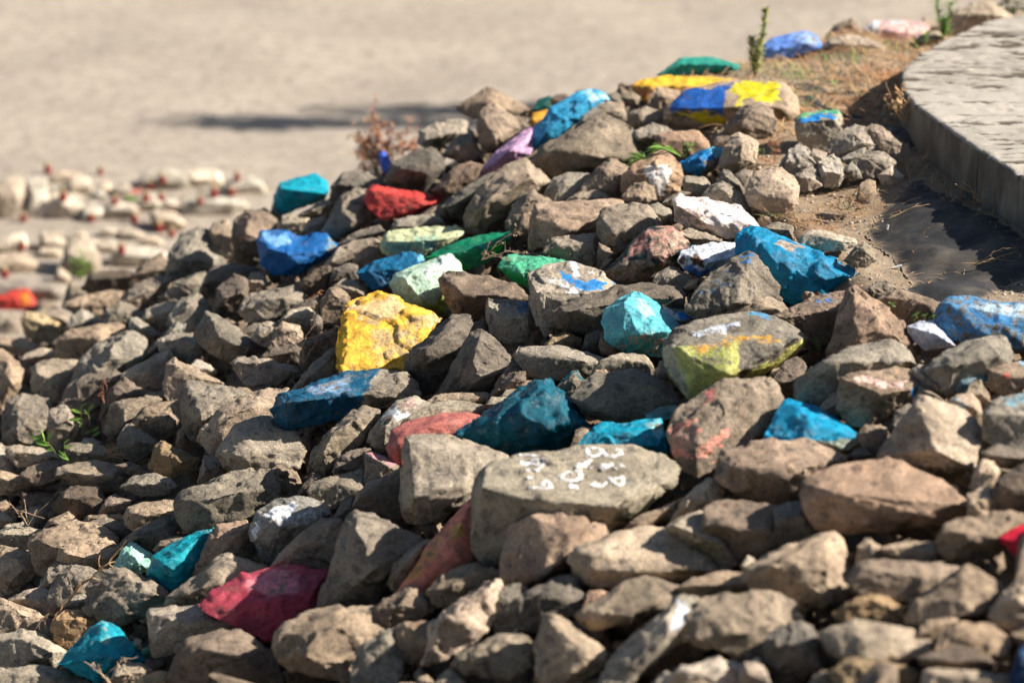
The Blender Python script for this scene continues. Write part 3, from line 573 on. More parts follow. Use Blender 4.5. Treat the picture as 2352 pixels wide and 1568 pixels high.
# ------------------------------------------------------------------ bare stones:  tile | outline | ridge | tone
# tones: g grey brown, d dark (tint also carries the shade of neighbouring stones), t tan, r reddish, c concrete grey, o ochre, l light
G = '''
T2|176,27 185,22 198,13 203,10 215,15 230,23 240,30 225,36 200,36 190,38 178,32|208,17 200,24 212,28|t
T2|194,45 196,32 203,25 212,25 218,33 228,38 235,42 225,55 210,68 200,68 195,58|200,38 215,40 210,55|g
T2|143,60 144,48 160,40 178,37 188,40 185,50 165,62 150,64|150,56 172,50|g
T2|165,68 175,54 190,47 195,58 198,68 188,75 170,72||g
T2|115,90 120,75 135,70 150,61 160,64 168,70 165,80 155,95 148,102 130,98|130,80 155,72 152,85|d
T2|67,107 70,95 80,83 95,82 112,92 130,99 125,106 100,103 80,106||d
T2|153,100 168,85 178,76 190,74 200,76 195,88 175,102 165,105||r
T2|163,112 180,98 200,85 212,82 215,92 200,105 185,120 175,122 165,120||g
T2|181,122 188,108 200,92 220,76 235,70 245,80 258,92 250,102 232,114 210,132 195,137 185,134|200,110 215,95 240,88|g
T2|-2,118 12,113 24,122 26,132 20,138 0,138||d
T2|24,127 35,119 50,121 52,128 42,134 38,138 28,135||t
T2|40,120 62,107 80,102 75,112 60,122 45,126||g
T2|58,138 68,120 78,102 90,97 100,96 107,115 105,124 95,132 80,140 70,142|78,112 98,108 90,128|g
T2|42,137 50,124 62,120 68,124 62,134 55,140||g
T2|120,132 125,122 137,121 142,125 160,118 167,127 150,134 135,138||g
T2|138,124 155,113 165,110 172,118 165,130 150,130||d
T2|75,144 90,134 110,128 117,134 105,142 90,149 78,151||d
T3|-8,60 10,56 24,58 26,68 12,78 0,82 -8,74||g
T3|60,71 68,60 75,50 93,43 105,50 113,60 114,69 100,64 82,60 70,68||g
T3|25,94 38,80 50,74 70,65 82,56 93,55 108,62 118,75 121,85 118,94 100,99 85,105 68,107 48,112 42,107 34,100 27,97|55,78 80,72 86,92 45,87|t
T3|36,126 45,110 58,104 75,105 82,110 70,120 60,127 50,134 40,130|55,112|g
T3|62,128 72,113 82,100 95,92 108,98 116,104 112,114 100,128 80,132 70,130|90,102 100,110|g
T3|92,46 92,38 100,36 108,43 107,52 98,52||g
T3|103,40 112,35 120,40 117,50 108,48||t
T3|108,54 125,48 135,51 140,57 136,66 120,69 110,65|120,54 125,62|g
T3|113,70 130,62 142,65 148,69 140,80 125,84 115,80||g
T3|129,36 134,31 150,34 160,38 148,48 132,52 126,46|140,40|t
T3|130,88 135,72 150,68 170,69 178,78 182,86 165,90 150,92 138,92|145,75 165,78|r
T3|191,66 200,55 212,46 222,44 232,50 237,60 236,72 220,79 200,74 192,70|215,52 205,62|g
T3|180,80 185,74 197,73 195,84 183,86||d
T3|186,103 190,85 198,73 203,69 212,73 222,80 218,97 210,103 195,105|208,80 205,92|g
T3|102,122 105,105 115,97 130,88 138,86 147,90 154,98 157,108 155,122 145,127 135,132 120,127 108,124|130,98 143,100 140,115|q
T3|103,126 112,115 125,111 132,116 135,129 128,134 115,133 106,130|122,116 120,125|t
T3|155,114 158,107 175,109 180,114 178,124 165,126 157,122||g
T3|184,114 190,102 196,103 205,112 210,120 208,126 200,120 188,118||g
T3|173,124 180,115 190,112 200,118 210,125 217,140 216,148 208,140 195,132 180,129|190,118|g
T3|200,107 208,102 217,103 213,114 210,120 203,114||g
T8|-5,27 0,12 15,4 28,4 38,12 43,20 42,32 38,42 28,44 15,44 0,38|20,12 10,28 38,24 34,32|g
T3|3,150 12,130 18,122 28,118 38,125 49,132 45,142 30,137 25,152 20,158 5,158|28,124|g
T3|55,130 65,122 80,119 90,122 97,127 85,132 60,136||l
T3|45,137 50,130 57,132 59,139 52,141||t
T7|24,44 25,15 30,3 45,8 60,6 75,2 95,-2 110,2 97,8 84,16 80,29 62,34 46,36 38,38 28,46|32,10 60,14 78,14 60,27|r
T3|16,150 20,140 27,138 28,157 18,160||t
T7|80,27 82,15 90,5 105,2 125,3 132,10 141,20 138,27 125,26 118,32 110,42 98,48 86,38 81,32|88,16 110,14 128,14 98,30|g
T3|125,134 135,130 147,137 147,150 138,152 128,142||g
T3|135,133 145,125 155,120 168,122 162,126 148,134||t
T7|36,45 40,33 50,31 62,32 75,28 83,27 84,35 84,62 70,58 62,54 50,49 40,46|52,38 60,40 80,34|g
T7|45,52 50,46 57,42 62,45 66,54 60,56 50,52||o
T7|10,50 20,45 38,44 42,49 30,52 15,51||g
T7|84,36 95,42 100,47 90,52 84,58 83,48||g
T7|84,60 90,50 97,50 92,60 87,63||r
T7|148,28 162,24 175,27 190,33 192,37 175,40 165,42 156,34||g
T7|129,74 133,63 145,56 152,60 165,65 166,72 158,77 145,77 135,76|145,63|g
T7|156,76 163,68 170,67 168,76 160,78||o
T6|162,43 166,40 185,41 205,44 225,50 235,56 237,64 225,70 205,74 188,82 178,82 172,70 165,55|168,46 185,60 215,60|d
T7|43,104 47,91 70,83 95,74 118,70 135,72 155,74 160,80 158,94 140,96 125,103 100,115 80,119 60,117 48,112|60,95 90,85 130,80 150,82|d
T7|35,127 45,115 57,113 70,118 69,126 50,129||o
T7|70,128 73,115 85,110 90,115 87,130 75,132||d
T7|84,125 87,110 92,118 103,128 97,133 86,132||r
T7|13,137 17,127 30,124 52,124 68,128 88,134 95,138 82,148 65,154 40,156 26,152 16,142|25,133 50,131 75,138|g
T7|0,158 8,143 14,136 20,145 26,152 26,160 10,162||g
T7|76,150 85,137 100,131 115,130 128,134 134,142 131,150 115,149 105,147 90,147|105,136 120,138|t
T7|133,151 136,138 139,136 142,146 145,154 138,156||t
T7|176,104 185,88 200,80 215,77 228,80 240,86 252,97 248,102 228,103 210,101 195,103|205,86 218,84 235,92|l
T7|173,104 188,93 200,94 212,97 197,102 182,105||c
T11|60,30 70,15 85,9 100,8 115,5 125,8 140,15 152,25 158,35 150,42 130,50 115,55 95,54 80,48 68,40|82,40 100,24 124,18|g
T11|75,14 82,6 90,5 93,9 85,16 78,18||t
T11|-2,31 5,23 14,22 15,29 8,33||g
T11|12,24 18,16 27,15 24,22 16,26||t
T11|60,72 64,58 70,54 78,56 74,64 68,70||t
T6|60,66 68,53 73,52 80,56 86,62 84,72 79,77 77,85 65,85 61,77|70,58|g
T6|71,52 80,46 90,47 101,56 98,62 86,62 78,57||g
T6|68,52 71,37 85,33 92,34 92,47 80,48 73,51||d
T6|64,34 75,20 90,13 103,11 112,15 102,22 90,30 85,35 72,37||g
T6|86,38 92,22 100,18 112,20 117,28 107,33 97,40||r
T6|42,50 55,38 66,34 71,38 70,50 67,57 50,60 43,56||d
T6|-10,74 0,63 15,56 38,51 44,55 47,63 37,70 28,76 12,82 0,84|15,63 28,62|g
T6|31,73 45,65 58,60 62,68 57,76 45,78 36,76||d
T6|23,83 35,72 50,70 55,75 52,86 40,88 28,85||t
T6|51,82 58,73 62,80 62,90 54,90||g
T6|15,106 20,90 28,83 42,85 45,93 45,105 30,107|28,87 36,90|l
T6|0,97 8,85 15,82 24,84 20,95 18,105 8,102||g
T6|-12,92 3,84 10,84 5,95 -5,99||g
T6|42,122 45,98 58,94 70,90 76,92 75,110 62,121 50,127 45,125|47,101 65,97|d
T6|33,144 45,128 56,116 68,106 76,105 78,128 66,137 50,142|50,130 70,112|g
T6|-17,118 -10,112 2,112 20,115 40,122 44,127 32,134 22,142 5,144 -8,135|-10,117 10,118 30,124|c
T6|5,115 20,105 38,101 44,106 42,120 25,118||d
T6|131,130 133,118 137,108 150,98 160,88 172,78 185,76 190,84 180,92 177,100 180,114 167,132 156,144 145,141 137,134|150,105 170,90|d
T6|172,107 178,92 190,84 202,80 203,92 192,100 182,115 175,114||g
T6|158,150 168,132 178,110 188,93 198,89 208,97 218,108 225,120 217,136 206,146 190,147 170,150|196,97 190,116 198,132|d
T6|203,148 215,130 222,118 232,114 243,118 238,135 227,145 212,151||d
T6|224,112 230,103 240,106 242,116 232,120||g
T6|146,155 160,145 185,143 203,143 207,149 190,155 165,158||t
T6|199,156 207,147 222,147 234,150 222,158||t
T10|116,27 130,14 148,5 165,0 185,0 205,4 212,9 197,15 165,15 140,20 125,26||t
T10|51,55 54,42 62,32 75,22 88,8 97,5 105,9 113,10 107,20 100,30 94,40 82,49 79,62 66,67 56,62|70,30 92,16 62,45|t
T10|70,61 74,48 88,42 98,40 108,44 102,52 98,60 85,65 73,67||d
T10|76,46 95,28 100,24 105,38 109,43 95,44||d
T10|48,78 54,69 70,65 90,60 98,58 99,74 94,80 82,90 72,98 63,90 54,84|78,72 94,76|t
T10|40,82 45,72 53,62 60,63 63,67 54,74 50,82||d
T10|83,99 90,80 100,70 115,65 132,57 133,87 130,102 115,101 100,96|96,80|g
T10|129,97 130,50 131,30 140,27 165,28 175,32 190,37 210,42 225,48 217,56 203,63 195,76 190,88 170,100 150,107 135,104|134,33 175,48 182,66 186,82 140,86|g
T10|16,144 25,130 40,118 55,105 68,98 79,102 84,112 82,132 72,142 66,146 40,145|45,112 70,105 52,120|t
T14|57,97 60,80 70,60 75,35 82,17 88,9 105,12 130,25 150,34 142,43 122,52 112,77 107,93 80,95 60,99|92,20 98,38 110,48 104,62 84,32|g
T10|70,102 78,88 88,82 91,92 84,107 78,111||d
D|400,1150 420,1120 460,1105 530,1082 575,1075 630,1078 647,1120 642,1148 602,1168 560,1200 500,1222 420,1226 403,1195|480,1145 560,1120 605,1122|t
T5|-6,20 0,13 12,11 20,17 21,32 15,37 5,34 -2,30|10,18|g
T5|18,14 25,10 40,12 52,20 52,30 45,35 30,37 22,30 18,22|30,18|o
T5|28,10 45,6 58,12 60,22 50,24 38,17||g
T1|54,145 58,140 72,134 90,131 106,131 102,141 85,152 70,154||l
T5|85,22 92,8 103,1 115,5 124,12 122,20 110,22 95,24|100,10|t
T5|121,17 125,8 140,2 150,0 153,3 150,12 147,20 138,24 128,24||t
T1|142,160 146,148 155,138 168,133 175,138 184,152 182,162 165,167 150,165|160,142|g
T5|55,28 60,15 70,8 80,12 87,18 82,27 65,29||g
T5|47,50 50,35 57,26 75,22 95,20 106,20 110,26 102,35 87,40 74,47 68,52 52,52|60,32 86,33 80,27|t
T5|110,22 112,15 118,15 122,22 128,28 138,29 132,35 118,34 112,28||g
T5|120,53 130,38 140,28 152,18 159,20 157,28 146,34 142,42 130,50||c
T5|52,88 60,70 68,52 78,40 90,36 100,30 117,25 123,32 125,44 122,52 110,60 100,64 85,64 62,77|98,37 100,45 90,54|g
T5|27,70 30,54 45,51 66,51 68,56 63,70 60,77 50,87 38,85 28,77|32,62 48,72 60,62|t
T5|-12,40 -8,32 5,31 20,32 30,38 36,43 25,50 15,47||l
T5|16,52 22,46 35,41 48,43 46,52 30,54||l
T5|-14,96 -14,42 5,42 12,52 20,60 20,68 15,80 5,92 0,97|8,50 10,70|t
T5|50,90 58,72 68,66 85,60 98,60 104,64 102,74 94,87 88,90 70,97 58,94|76,68 95,66|g
T5|133,36 142,30 155,28 170,28 173,38 173,47 160,54 150,52 145,46 137,44|145,34 168,38|g
T5|166,30 172,18 178,9 185,12 195,22 205,28 220,35 227,41 215,47 210,50 200,54 185,49 172,40|180,16 184,30 200,38 215,41|g
T5|103,68 105,62 120,55 135,46 144,42 148,48 147,64 143,77 125,78 118,74|142,46 128,60|g
T5|140,72 143,55 150,50 165,58 180,65 192,71 181,76 167,74 160,78 155,86 145,87 141,82|150,56 163,66|l
T5|158,59 168,50 178,54 185,60 185,65 175,66||c
T5|84,104 88,88 95,75 105,66 112,72 125,78 127,84 112,87 102,92 92,102||d
T5|124,80 140,77 143,84 134,90 125,87||g
T5|90,113 94,90 105,85 125,82 133,85 140,84 124,95 114,105 110,112 98,117|106,90 107,106|t
T5|111,106 118,95 130,88 145,86 156,85 158,100 158,108 150,117 140,121 130,120 118,112|120,98 142,98 150,106|t
T5|2,120 2,105 4,86 15,81 32,81 42,86 44,93 40,107 32,117 24,125 10,126|15,90 34,97 14,110|g
T5|40,112 42,95 52,90 60,92 63,100 68,110 62,122 48,130 42,122||g
T5|154,84 157,73 162,69 180,72 200,76 218,80 212,85 197,88 186,97 179,107 175,127 166,120 158,110 155,97|160,76 188,83 172,98|g
T5|170,120 174,108 190,92 212,80 228,75 245,77 244,95 228,104 214,104 203,110 195,122 189,132 178,130|195,100 216,90|g
T5|186,132 190,122 200,108 212,101 228,100 242,105 257,112 264,125 257,142 237,150 210,150 192,144|205,114 228,108 200,132|g
T5|100,128 102,115 108,106 112,106 120,112 132,118 137,123 127,130 119,137 105,134|112,110 117,121|g
T5|127,143 132,125 138,120 145,123 160,130 171,135 168,144 157,150 145,152 134,150|140,129 155,138|o
T5|6,134 5,124 20,124 35,126 48,130 52,136 42,141 15,143||g
T5|-12,130 -8,120 2,122 8,130 13,143 16,152 5,152 -10,150||c
T5|13,153 25,142 40,138 55,136 60,142 52,152 37,158 18,159||g
T5|55,139 55,125 60,122 75,126 88,124 94,130 94,139 75,141 60,142|60,129 85,132|t
T5|48,151 50,143 65,139 85,137 98,140 110,146 116,152 120,158 112,165 90,163 70,158 58,155|60,147 80,151 102,151|t
T5|97,141 110,138 120,142 130,148 122,154 112,150 100,144||d
T5|103,160 115,150 132,148 145,152 152,159 142,167 120,168||g
T5|168,154 175,133 182,130 191,132 194,145 192,155 177,162 168,160||d
T5|66,128 72,118 80,118 87,122 84,128 72,129||g
T5|-10,157 0,145 15,150 30,157 22,167 0,167||l
T5|150,124 152,112 157,107 161,115 162,122 155,127||r
T9|-6,12 0,2 5,0 8,4 10,10 4,14||t
T9|-6,22 -5,13 3,10 10,16 12,21 5,24||t
T9|44,4 60,-12 85,-10 91,2 87,14 76,18 60,17 48,10||d
T9|83,15 90,0 98,-5 112,0 110,10 100,14||d
T9|36,28 42,17 52,12 58,9 64,14 69,19 59,22 49,26 41,29||t
T9|-6,38 0,26 8,20 18,19 28,23 38,27 37,34 32,44 20,44 12,42||t
T9|-6,36 0,29 10,28 14,33 14,42 0,42||g
T9|26,37 28,29 38,27 50,22 65,18 80,20 95,28 102,33 100,44 86,42 76,37 57,40 50,52 46,60 38,66 31,64 29,52|31,33 45,40 58,34 90,36|t
T9|47,54 52,40 60,37 80,35 95,41 104,46 104,57 96,62 78,60 62,57 52,56|56,46 75,50 96,50|t
T9|70,21 75,13 90,14 103,12 109,17 106,22 90,19 78,20||t
T9|74,20 90,15 100,19 110,20 115,25 110,34 100,34 86,27||g
T9|106,13 110,6 125,2 140,0 157,0 157,12 149,17 139,18 127,24 115,27 108,22|112,10 123,14 145,10|t
T9|96,46 103,35 118,25 135,17 151,13 150,27 147,32 137,37 127,50 113,46|120,30 140,22|d
T9|131,43 138,34 150,31 160,32 148,40 136,45||g
T9|-12,62 -8,42 0,39 12,41 24,45 29,50 30,62 23,72 12,82 0,86|15,50 10,70 24,56|t
T9|20,47 22,43 29,43 30,54 26,53||l
T9|33,76 38,62 48,53 58,52 67,57 57,64 52,72 42,79||g
T9|41,83 48,65 55,60 62,56 75,58 83,62 79,72 73,80 60,90 50,92 43,90|60,62 72,67|g
T9|2,88 20,78 35,75 42,78 47,88 52,99 38,99 25,94 12,91|20,84|g
T9|50,98 58,85 70,80 76,82 75,94 60,97||g
T9|71,93 76,72 80,62 95,60 107,57 125,65 138,74 146,82 143,92 125,92 112,92 106,102 96,110 85,106 76,97|107,62 112,76 122,88 136,80|g
T9|163,70 165,62 172,50 178,35 185,21 200,20 215,19 215,35 207,44 187,54 172,66|190,28 206,28|r
T9|141,90 142,84 150,78 165,70 185,60 188,48 198,46 210,52 234,58 230,64 202,68 187,80 177,90 155,92 145,92|192,53 172,76|g
T9|125,124 126,100 130,93 150,91 170,90 185,90 195,95 205,105 209,112 197,115 185,118 165,119 152,124 149,132 135,134 127,130|130,97 150,104 195,104|g
T9|143,155 150,135 160,120 175,115 190,110 205,112 220,122 232,130 242,145 240,162 200,172 160,170|170,127 200,118 222,136|d
T9|42,112 45,102 55,95 68,94 80,99 83,103 77,115 67,125 58,128 47,120|55,102 72,102|o
T9|-12,120 -6,92 0,84 15,90 30,95 44,102 46,112 44,120 20,116 0,118|20,98|l
T9|-12,152 -12,120 5,115 20,110 30,112 45,120 58,127 50,139 45,148 20,150|18,118 45,130|l
T9|-12,172 -12,145 20,142 45,142 62,147 75,155 88,168|30,150|t
T9|92,158 98,145 108,138 118,138 130,145 130,154 115,162||t
T9|106,165 120,152 135,146 145,147 155,150 162,160 158,172 108,172||o
T9|111,124 116,118 121,120 121,129 114,128||t
T14|17,128 22,112 35,102 50,96 70,92 85,87 98,92 115,88 130,90 120,100 108,112 98,124 94,145 86,157 60,154 35,147 24,137|45,132 62,110 90,98 30,115 70,97|t
T14|105,90 115,86 125,78 137,71 145,77 152,86 158,93 140,106 124,113 108,112|137,78 125,90|g
T14|148,80 160,67 175,58 190,53 200,55 214,60 212,66 196,77 175,92 160,92 152,84|190,60 172,74|t
T14|117,72 122,55 135,42 148,35 156,34 147,46 137,59 129,77 122,80||g
T14|122,130 124,108 132,104 145,103 158,105 161,112 159,127 151,140 138,141 129,130|133,108 155,109 156,122|t
T14|85,148 92,125 112,112 125,108 129,125 133,142 126,158 100,168 88,168|115,118|g
T14|146,143 152,108 168,92 188,80 203,70 213,64 224,76 214,92 207,107 192,122 167,138|165,100 200,78 185,105|c
T14|206,90 208,82 215,75 230,70 242,78 242,98 228,110 210,114|212,80|g
T15|-42,142 -36,130 -20,126 -2,115 12,113 25,116 30,127 28,142 10,154 -10,152 -30,150|-30,134 5,120|t
T14|150,165 165,147 172,143 178,148 188,160 182,170||l
T15|-2,70 0,55 3,30 10,18 20,8 35,-3 55,-5 72,0 86,14 90,22 98,34 86,38 70,42 62,52 52,64 30,74 10,80|72,8 70,32 30,15 45,60|r
T15|56,64 60,45 66,38 80,34 100,33 120,22 140,22 160,30 178,42 192,62 175,68 150,66 120,68 100,77 80,76 62,70|68,44 78,62 115,63 160,62 184,60|l
T15|141,24 160,12 173,8 180,15 190,28 207,50 202,58 187,56 177,46 160,34||t
T15|172,30 175,5 190,0 210,0 238,5 244,32 227,50 207,52 190,36||d
T15|60,98 75,93 95,78 110,68 125,65 140,67 155,72 162,80 152,90 132,93 127,100 112,105 92,110 80,114 68,106|80,98 110,99 140,84|t
T15|148,76 165,66 190,60 215,62 224,68 222,78 200,80 175,84 160,82||t
T15|98,128 115,115 130,105 145,95 155,82 165,82 177,87 164,100 162,115 144,130 124,148 102,164 78,166|140,100 150,112|w
T15|155,120 158,97 173,84 190,80 215,78 240,78 254,90 252,112 237,122 227,132 210,138 193,133 172,124|180,95 215,110 165,118|l
T15|29,152 30,120 33,108 40,98 48,98 65,108 85,122 94,128 92,140 77,146 66,158 50,165 34,162|43,103 76,131 60,147|t
T15|118,172 135,150 160,140 185,134 215,138 232,148 240,170|160,146 200,142|c
T15|-4,115 0,98 8,88 25,78 45,66 62,64 72,80 67,97 50,100 38,100 30,114 12,115|40,78|d
T15|68,94 75,78 85,76 94,80 84,90 74,97||r
T15|205,56 212,47 218,50 218,60 208,61||l
T13|-12,67 0,55 15,45 40,35 60,29 72,28 80,33 83,50 86,75 86,92 70,92 50,97 30,92 5,78|66,34 68,60 70,86 20,56|t
T13|16,42 22,5 45,0 57,15 54,30 36,38||d
T13|90,56 93,40 98,33 103,33 110,38 120,45 132,54 115,58 100,58|106,40 105,50|t
T13|110,42 125,36 158,35 162,45 163,55 150,57 132,54||t
T13|158,35 165,21 180,20 188,14 205,10 225,8 240,15 232,24 218,30 219,40 212,50 200,48 185,53 170,54 162,44|172,26 190,36 212,32|t
T13|84,72 88,58 95,52 115,50 140,54 165,54 182,58 177,70 157,82 147,91 130,88 110,83 95,81|95,58 150,66|r
T13|131,108 136,90 150,80 165,68 178,60 187,55 200,60 215,70 220,78 214,92 207,100 190,103 180,101 165,104 145,109|183,60 184,82 187,98|l
T13|203,101 212,85 225,72 242,60 262,62 262,100 240,110 222,112 210,107|228,85|t
T13|70,96 85,85 105,78 120,82 134,92 132,106 115,109 95,107 74,104|105,84|o
T13|11,134 15,115 28,105 45,102 55,108 62,125 72,142 62,148 40,151 18,148|25,124 52,122 63,143|d
T13|58,112 75,107 90,102 100,103 125,107 145,112 159,122 153,132 137,138 122,144 100,142 88,136 68,132|88,106 97,118 102,136|l
T13|66,149 78,137 92,133 110,138 135,140 148,146 144,157 122,168 78,166|92,138|o
T13|44,170 55,150 65,144 75,150 92,170|66,150|l
T13|138,121 150,103 172,98 180,102 170,114 158,120||t
T13|158,129 165,110 180,104 205,105 215,111 226,118 222,132 200,135 175,132|180,110|t
T13|146,172 148,145 165,142 200,148 228,150 240,172|160,148 205,154|l
T13|143,134 165,132 180,124 205,130 214,145 192,150 160,146 148,142||d
T13|-8,120 -4,95 5,84 30,87 47,100 38,110 12,118|15,92|l
T13|-12,168 -5,138 8,135 16,145 24,170||c
T12|38,62 38,40 50,28 65,15 80,8 105,4 120,1 130,6 142,18 145,24 122,28 97,32 80,36 77,46 62,61 48,63|60,22 90,14 118,8 138,20|g
T12|21,34 30,20 40,16 50,20 47,38 40,56 28,54 23,42||d
T12|15,35 20,27 28,25 26,40||t
T12|148,28 165,12 185,2 205,-3 220,0 227,15 224,25 202,38 182,48 168,53 158,38|205,5 175,22 215,16|g
T12|136,30 145,22 155,25 163,32 168,45 168,56 155,48 147,43||g
T12|56,64 70,48 77,45 79,60 82,72 65,68||t
T12|141,52 145,40 155,44 168,54 162,59 150,53||t
T12|120,80 125,62 138,55 140,64 130,78||g
T12|91,84 98,75 104,76 120,75 117,92 109,104 100,98 95,90|105,80|t
T12|84,104 90,95 100,94 106,101 95,107||d
T12|178,53 190,38 198,36 205,48 209,57 200,60||t
T12|110,102 120,80 137,62 142,52 150,49 165,56 185,62 198,72 200,85 198,100 195,118 188,130 175,124 150,117 125,108|146,58 158,76 160,96 190,112|g
T12|43,122 55,112 85,104 118,101 130,108 145,117 165,119 178,127 190,140 195,150 185,158 165,160 135,158 105,162 80,170 58,165 45,145|60,130 100,152 150,152 182,142|r
T12|-30,120 -28,105 -22,95 -8,89 20,86 50,86 65,92 86,100 84,106 62,114 47,123 46,142 30,148 5,141 -15,133|-5,112 30,122 60,108|r
T12|198,98 212,90 240,98 255,105 240,112 220,114 205,110||d
T12|188,128 193,112 200,103 210,106 216,115 208,128 197,134||l
T12|203,145 212,120 225,112 245,105 262,105 262,150 225,155 207,152|215,125 240,115|d
T12|187,155 186,134 205,125 212,140 205,158||t
T11|143,140 150,128 155,118 165,108 180,96 192,105 190,120 172,128 160,137|160,120 182,104|t
T11|96,153 115,132 135,125 152,117 148,127 127,142 110,151||t
T4|63,35 70,28 72,22 88,15 93,22 92,32 75,35||d
T4|62,42 68,32 85,29 105,33 117,40 117,48 100,50 80,48 70,44||g
T4|168,32 172,12 185,10 195,2 208,0 220,10 230,18 225,26 205,30 180,34|190,12 208,12|t
T4|220,18 230,8 240,12 242,24 232,24||t
T4|140,24 150,14 165,22 170,28 160,30||g
T4|138,42 145,30 160,26 170,32 162,40 150,42||c
T4|64,134 72,118 85,110 90,107 100,110 107,124 102,130 85,130 72,136|88,116 98,122|c
T4|96,113 105,107 115,109 128,122 128,130 118,131 108,122|108,112|c
T4|26,143 35,128 43,122 50,128 56,140 50,148 35,150 28,148||c
T4|50,133 55,127 66,131 64,141 55,141||c
T4|60,138 72,133 78,138 83,150 76,159 65,159 60,148||c
T4|88,139 100,130 112,130 126,140 124,147 112,151 100,155 92,148|105,136|c
T4|81,146 88,138 94,145 96,152 85,155||c
T4|37,152 50,142 58,145 62,158 48,165 40,158||c
T4|78,136 92,128 100,124 98,134 86,141||c
T4|110,150 122,143 132,150 128,160 114,158||c
T8|90,33 95,18 102,14 108,16 109,27 104,35 95,36||t
T8|40,72 46,60 58,57 75,62 92,65 96,69 82,76 60,76 44,72|58,62 80,67|l
T8|80,84 90,72 98,68 106,72 109,84 100,90 88,90|98,74|t
T8|96,110 108,102 118,100 127,108 116,115 105,117||g
T8|10,56 25,50 38,54 38,66 25,68 13,60||g
T8|103,120 112,113 130,107 145,112 166,120 164,130 158,137 138,140 120,130 106,126|112,116 135,114 155,122|g
T8|66,160 70,148 76,132 80,118 84,108 90,104 95,107 110,121 122,125 131,135 139,148 142,160 140,170 100,175 68,172|90,116 112,130 92,150 128,150|r
T1|53,146 57,130 60,123 70,128 78,133 70,144 60,148||t
T1|70,129 78,116 95,113 115,114 121,121 110,132 95,136 80,135|80,121 112,119|d
T1|112,119 125,105 138,98 147,110 147,120 132,127 120,123||g
T1|142,114 146,95 155,83 170,76 180,80 187,95 192,110 177,113 160,118 150,124 145,120|165,88 164,104 150,105|g
T1|178,82 182,74 195,70 202,85 200,107 192,110 184,95||g
T1|198,84 200,72 210,62 225,60 236,70 237,92 222,100 207,108 200,102|215,66 210,82|d
T1|98,144 115,125 135,118 149,120 142,130 127,143 115,149||g
T1|140,136 148,124 158,120 176,114 175,127 167,136 157,140 145,140|158,124|t
T1|168,133 182,110 200,108 221,112 217,122 202,120 192,127 181,137||d
T1|181,155 185,130 200,117 212,122 212,137 207,147 196,154||d
T1|211,124 215,115 226,115 230,127 220,132 213,132||g
T1|204,149 210,135 225,131 242,130 243,142 227,153 210,153||g
T1|29,153 32,140 40,138 50,145 54,153 40,158||d
T2|17,118 20,107 28,118 28,128 20,126||t
T3|45,52 42,42 48,38 58,37 60,42 52,46||d
T3|85,50 92,44 105,44 108,52 98,56||t
'''
TONE = {'g': (1, 1, 1), 'd': (.62, .61, .62), 't': (1.14, 1.1, 1.04), 'r': (1.0, .86, .80), 'c': (1.25, 1.29, 1.36), 'o': (1.25, 1.08, .80), 'l': (1.30, 1.28, 1.24), 'w': (1.15, 1.12, 1.1), 'q': (1.15, .98, .88)}
TONEW = {'g': 'grey brown', 'd': 'dark grey', 't': 'tan', 'r': 'reddish brown', 'c': 'concrete grey', 'o': 'ochre', 'l': 'light grey', 'w': 'tan', 'q': 'brown'}
for ln in G.strip().splitlines():
    tl, o_, r_, tn = ln.split('|')
    kw = dict(tint=TONE[tn], tone=tn, group='bare grey stones of the rubble slope')
    if tl in ('T5', 'T9', 'T6', 'T1') and tn != 'c': kw['grow'] = 1.075
    if tn == 'c': kw['rough'] = 1.4
    if tn == 'c' and tl == 'T4' and not o_.startswith('138'):
        q_ = pts(tl, o_); mx_ = q_.mean(0); low = pts('T4', '60,152')[0, 1]
        kw['wfix'] = hit_depth(mx_[0], low) + max(0, low - mx_[1]) / 2.68 * .0035; kw['grow'] = 1.14
    if tn == 'q':
        kw['patches'] = [(lin(235, 228, 220), '120,103 134,99 146,100 148,110 140,120 146,124 150,130 134,128 128,112', .75, 3)]
        kw['label'] = 'brown stone with a rough white quartz vein, below the green leaves'; kw['lm'] = 'quartz-veined stone'
    if tn == 'w':
        kw['patches'] = [(lin(200, 210, 228), '152,88 162,92 158,102 148,108 150,98', .75, 4)]
        kw['label'] = 'large tan stone smeared with pale blue white paint in the blurred foreground'; kw['lm'] = 'foreground smeared stone'
    if tl == 'T8' and o_.startswith('66,160'):
        kw['label'] = 'reddish brown fin shaped stone standing upright with a pointed tip'; kw['lm'] = 'pointed fin stone'
        kw['dz'] = 0.0
    build_stone(tl, o_, r_, **kw)

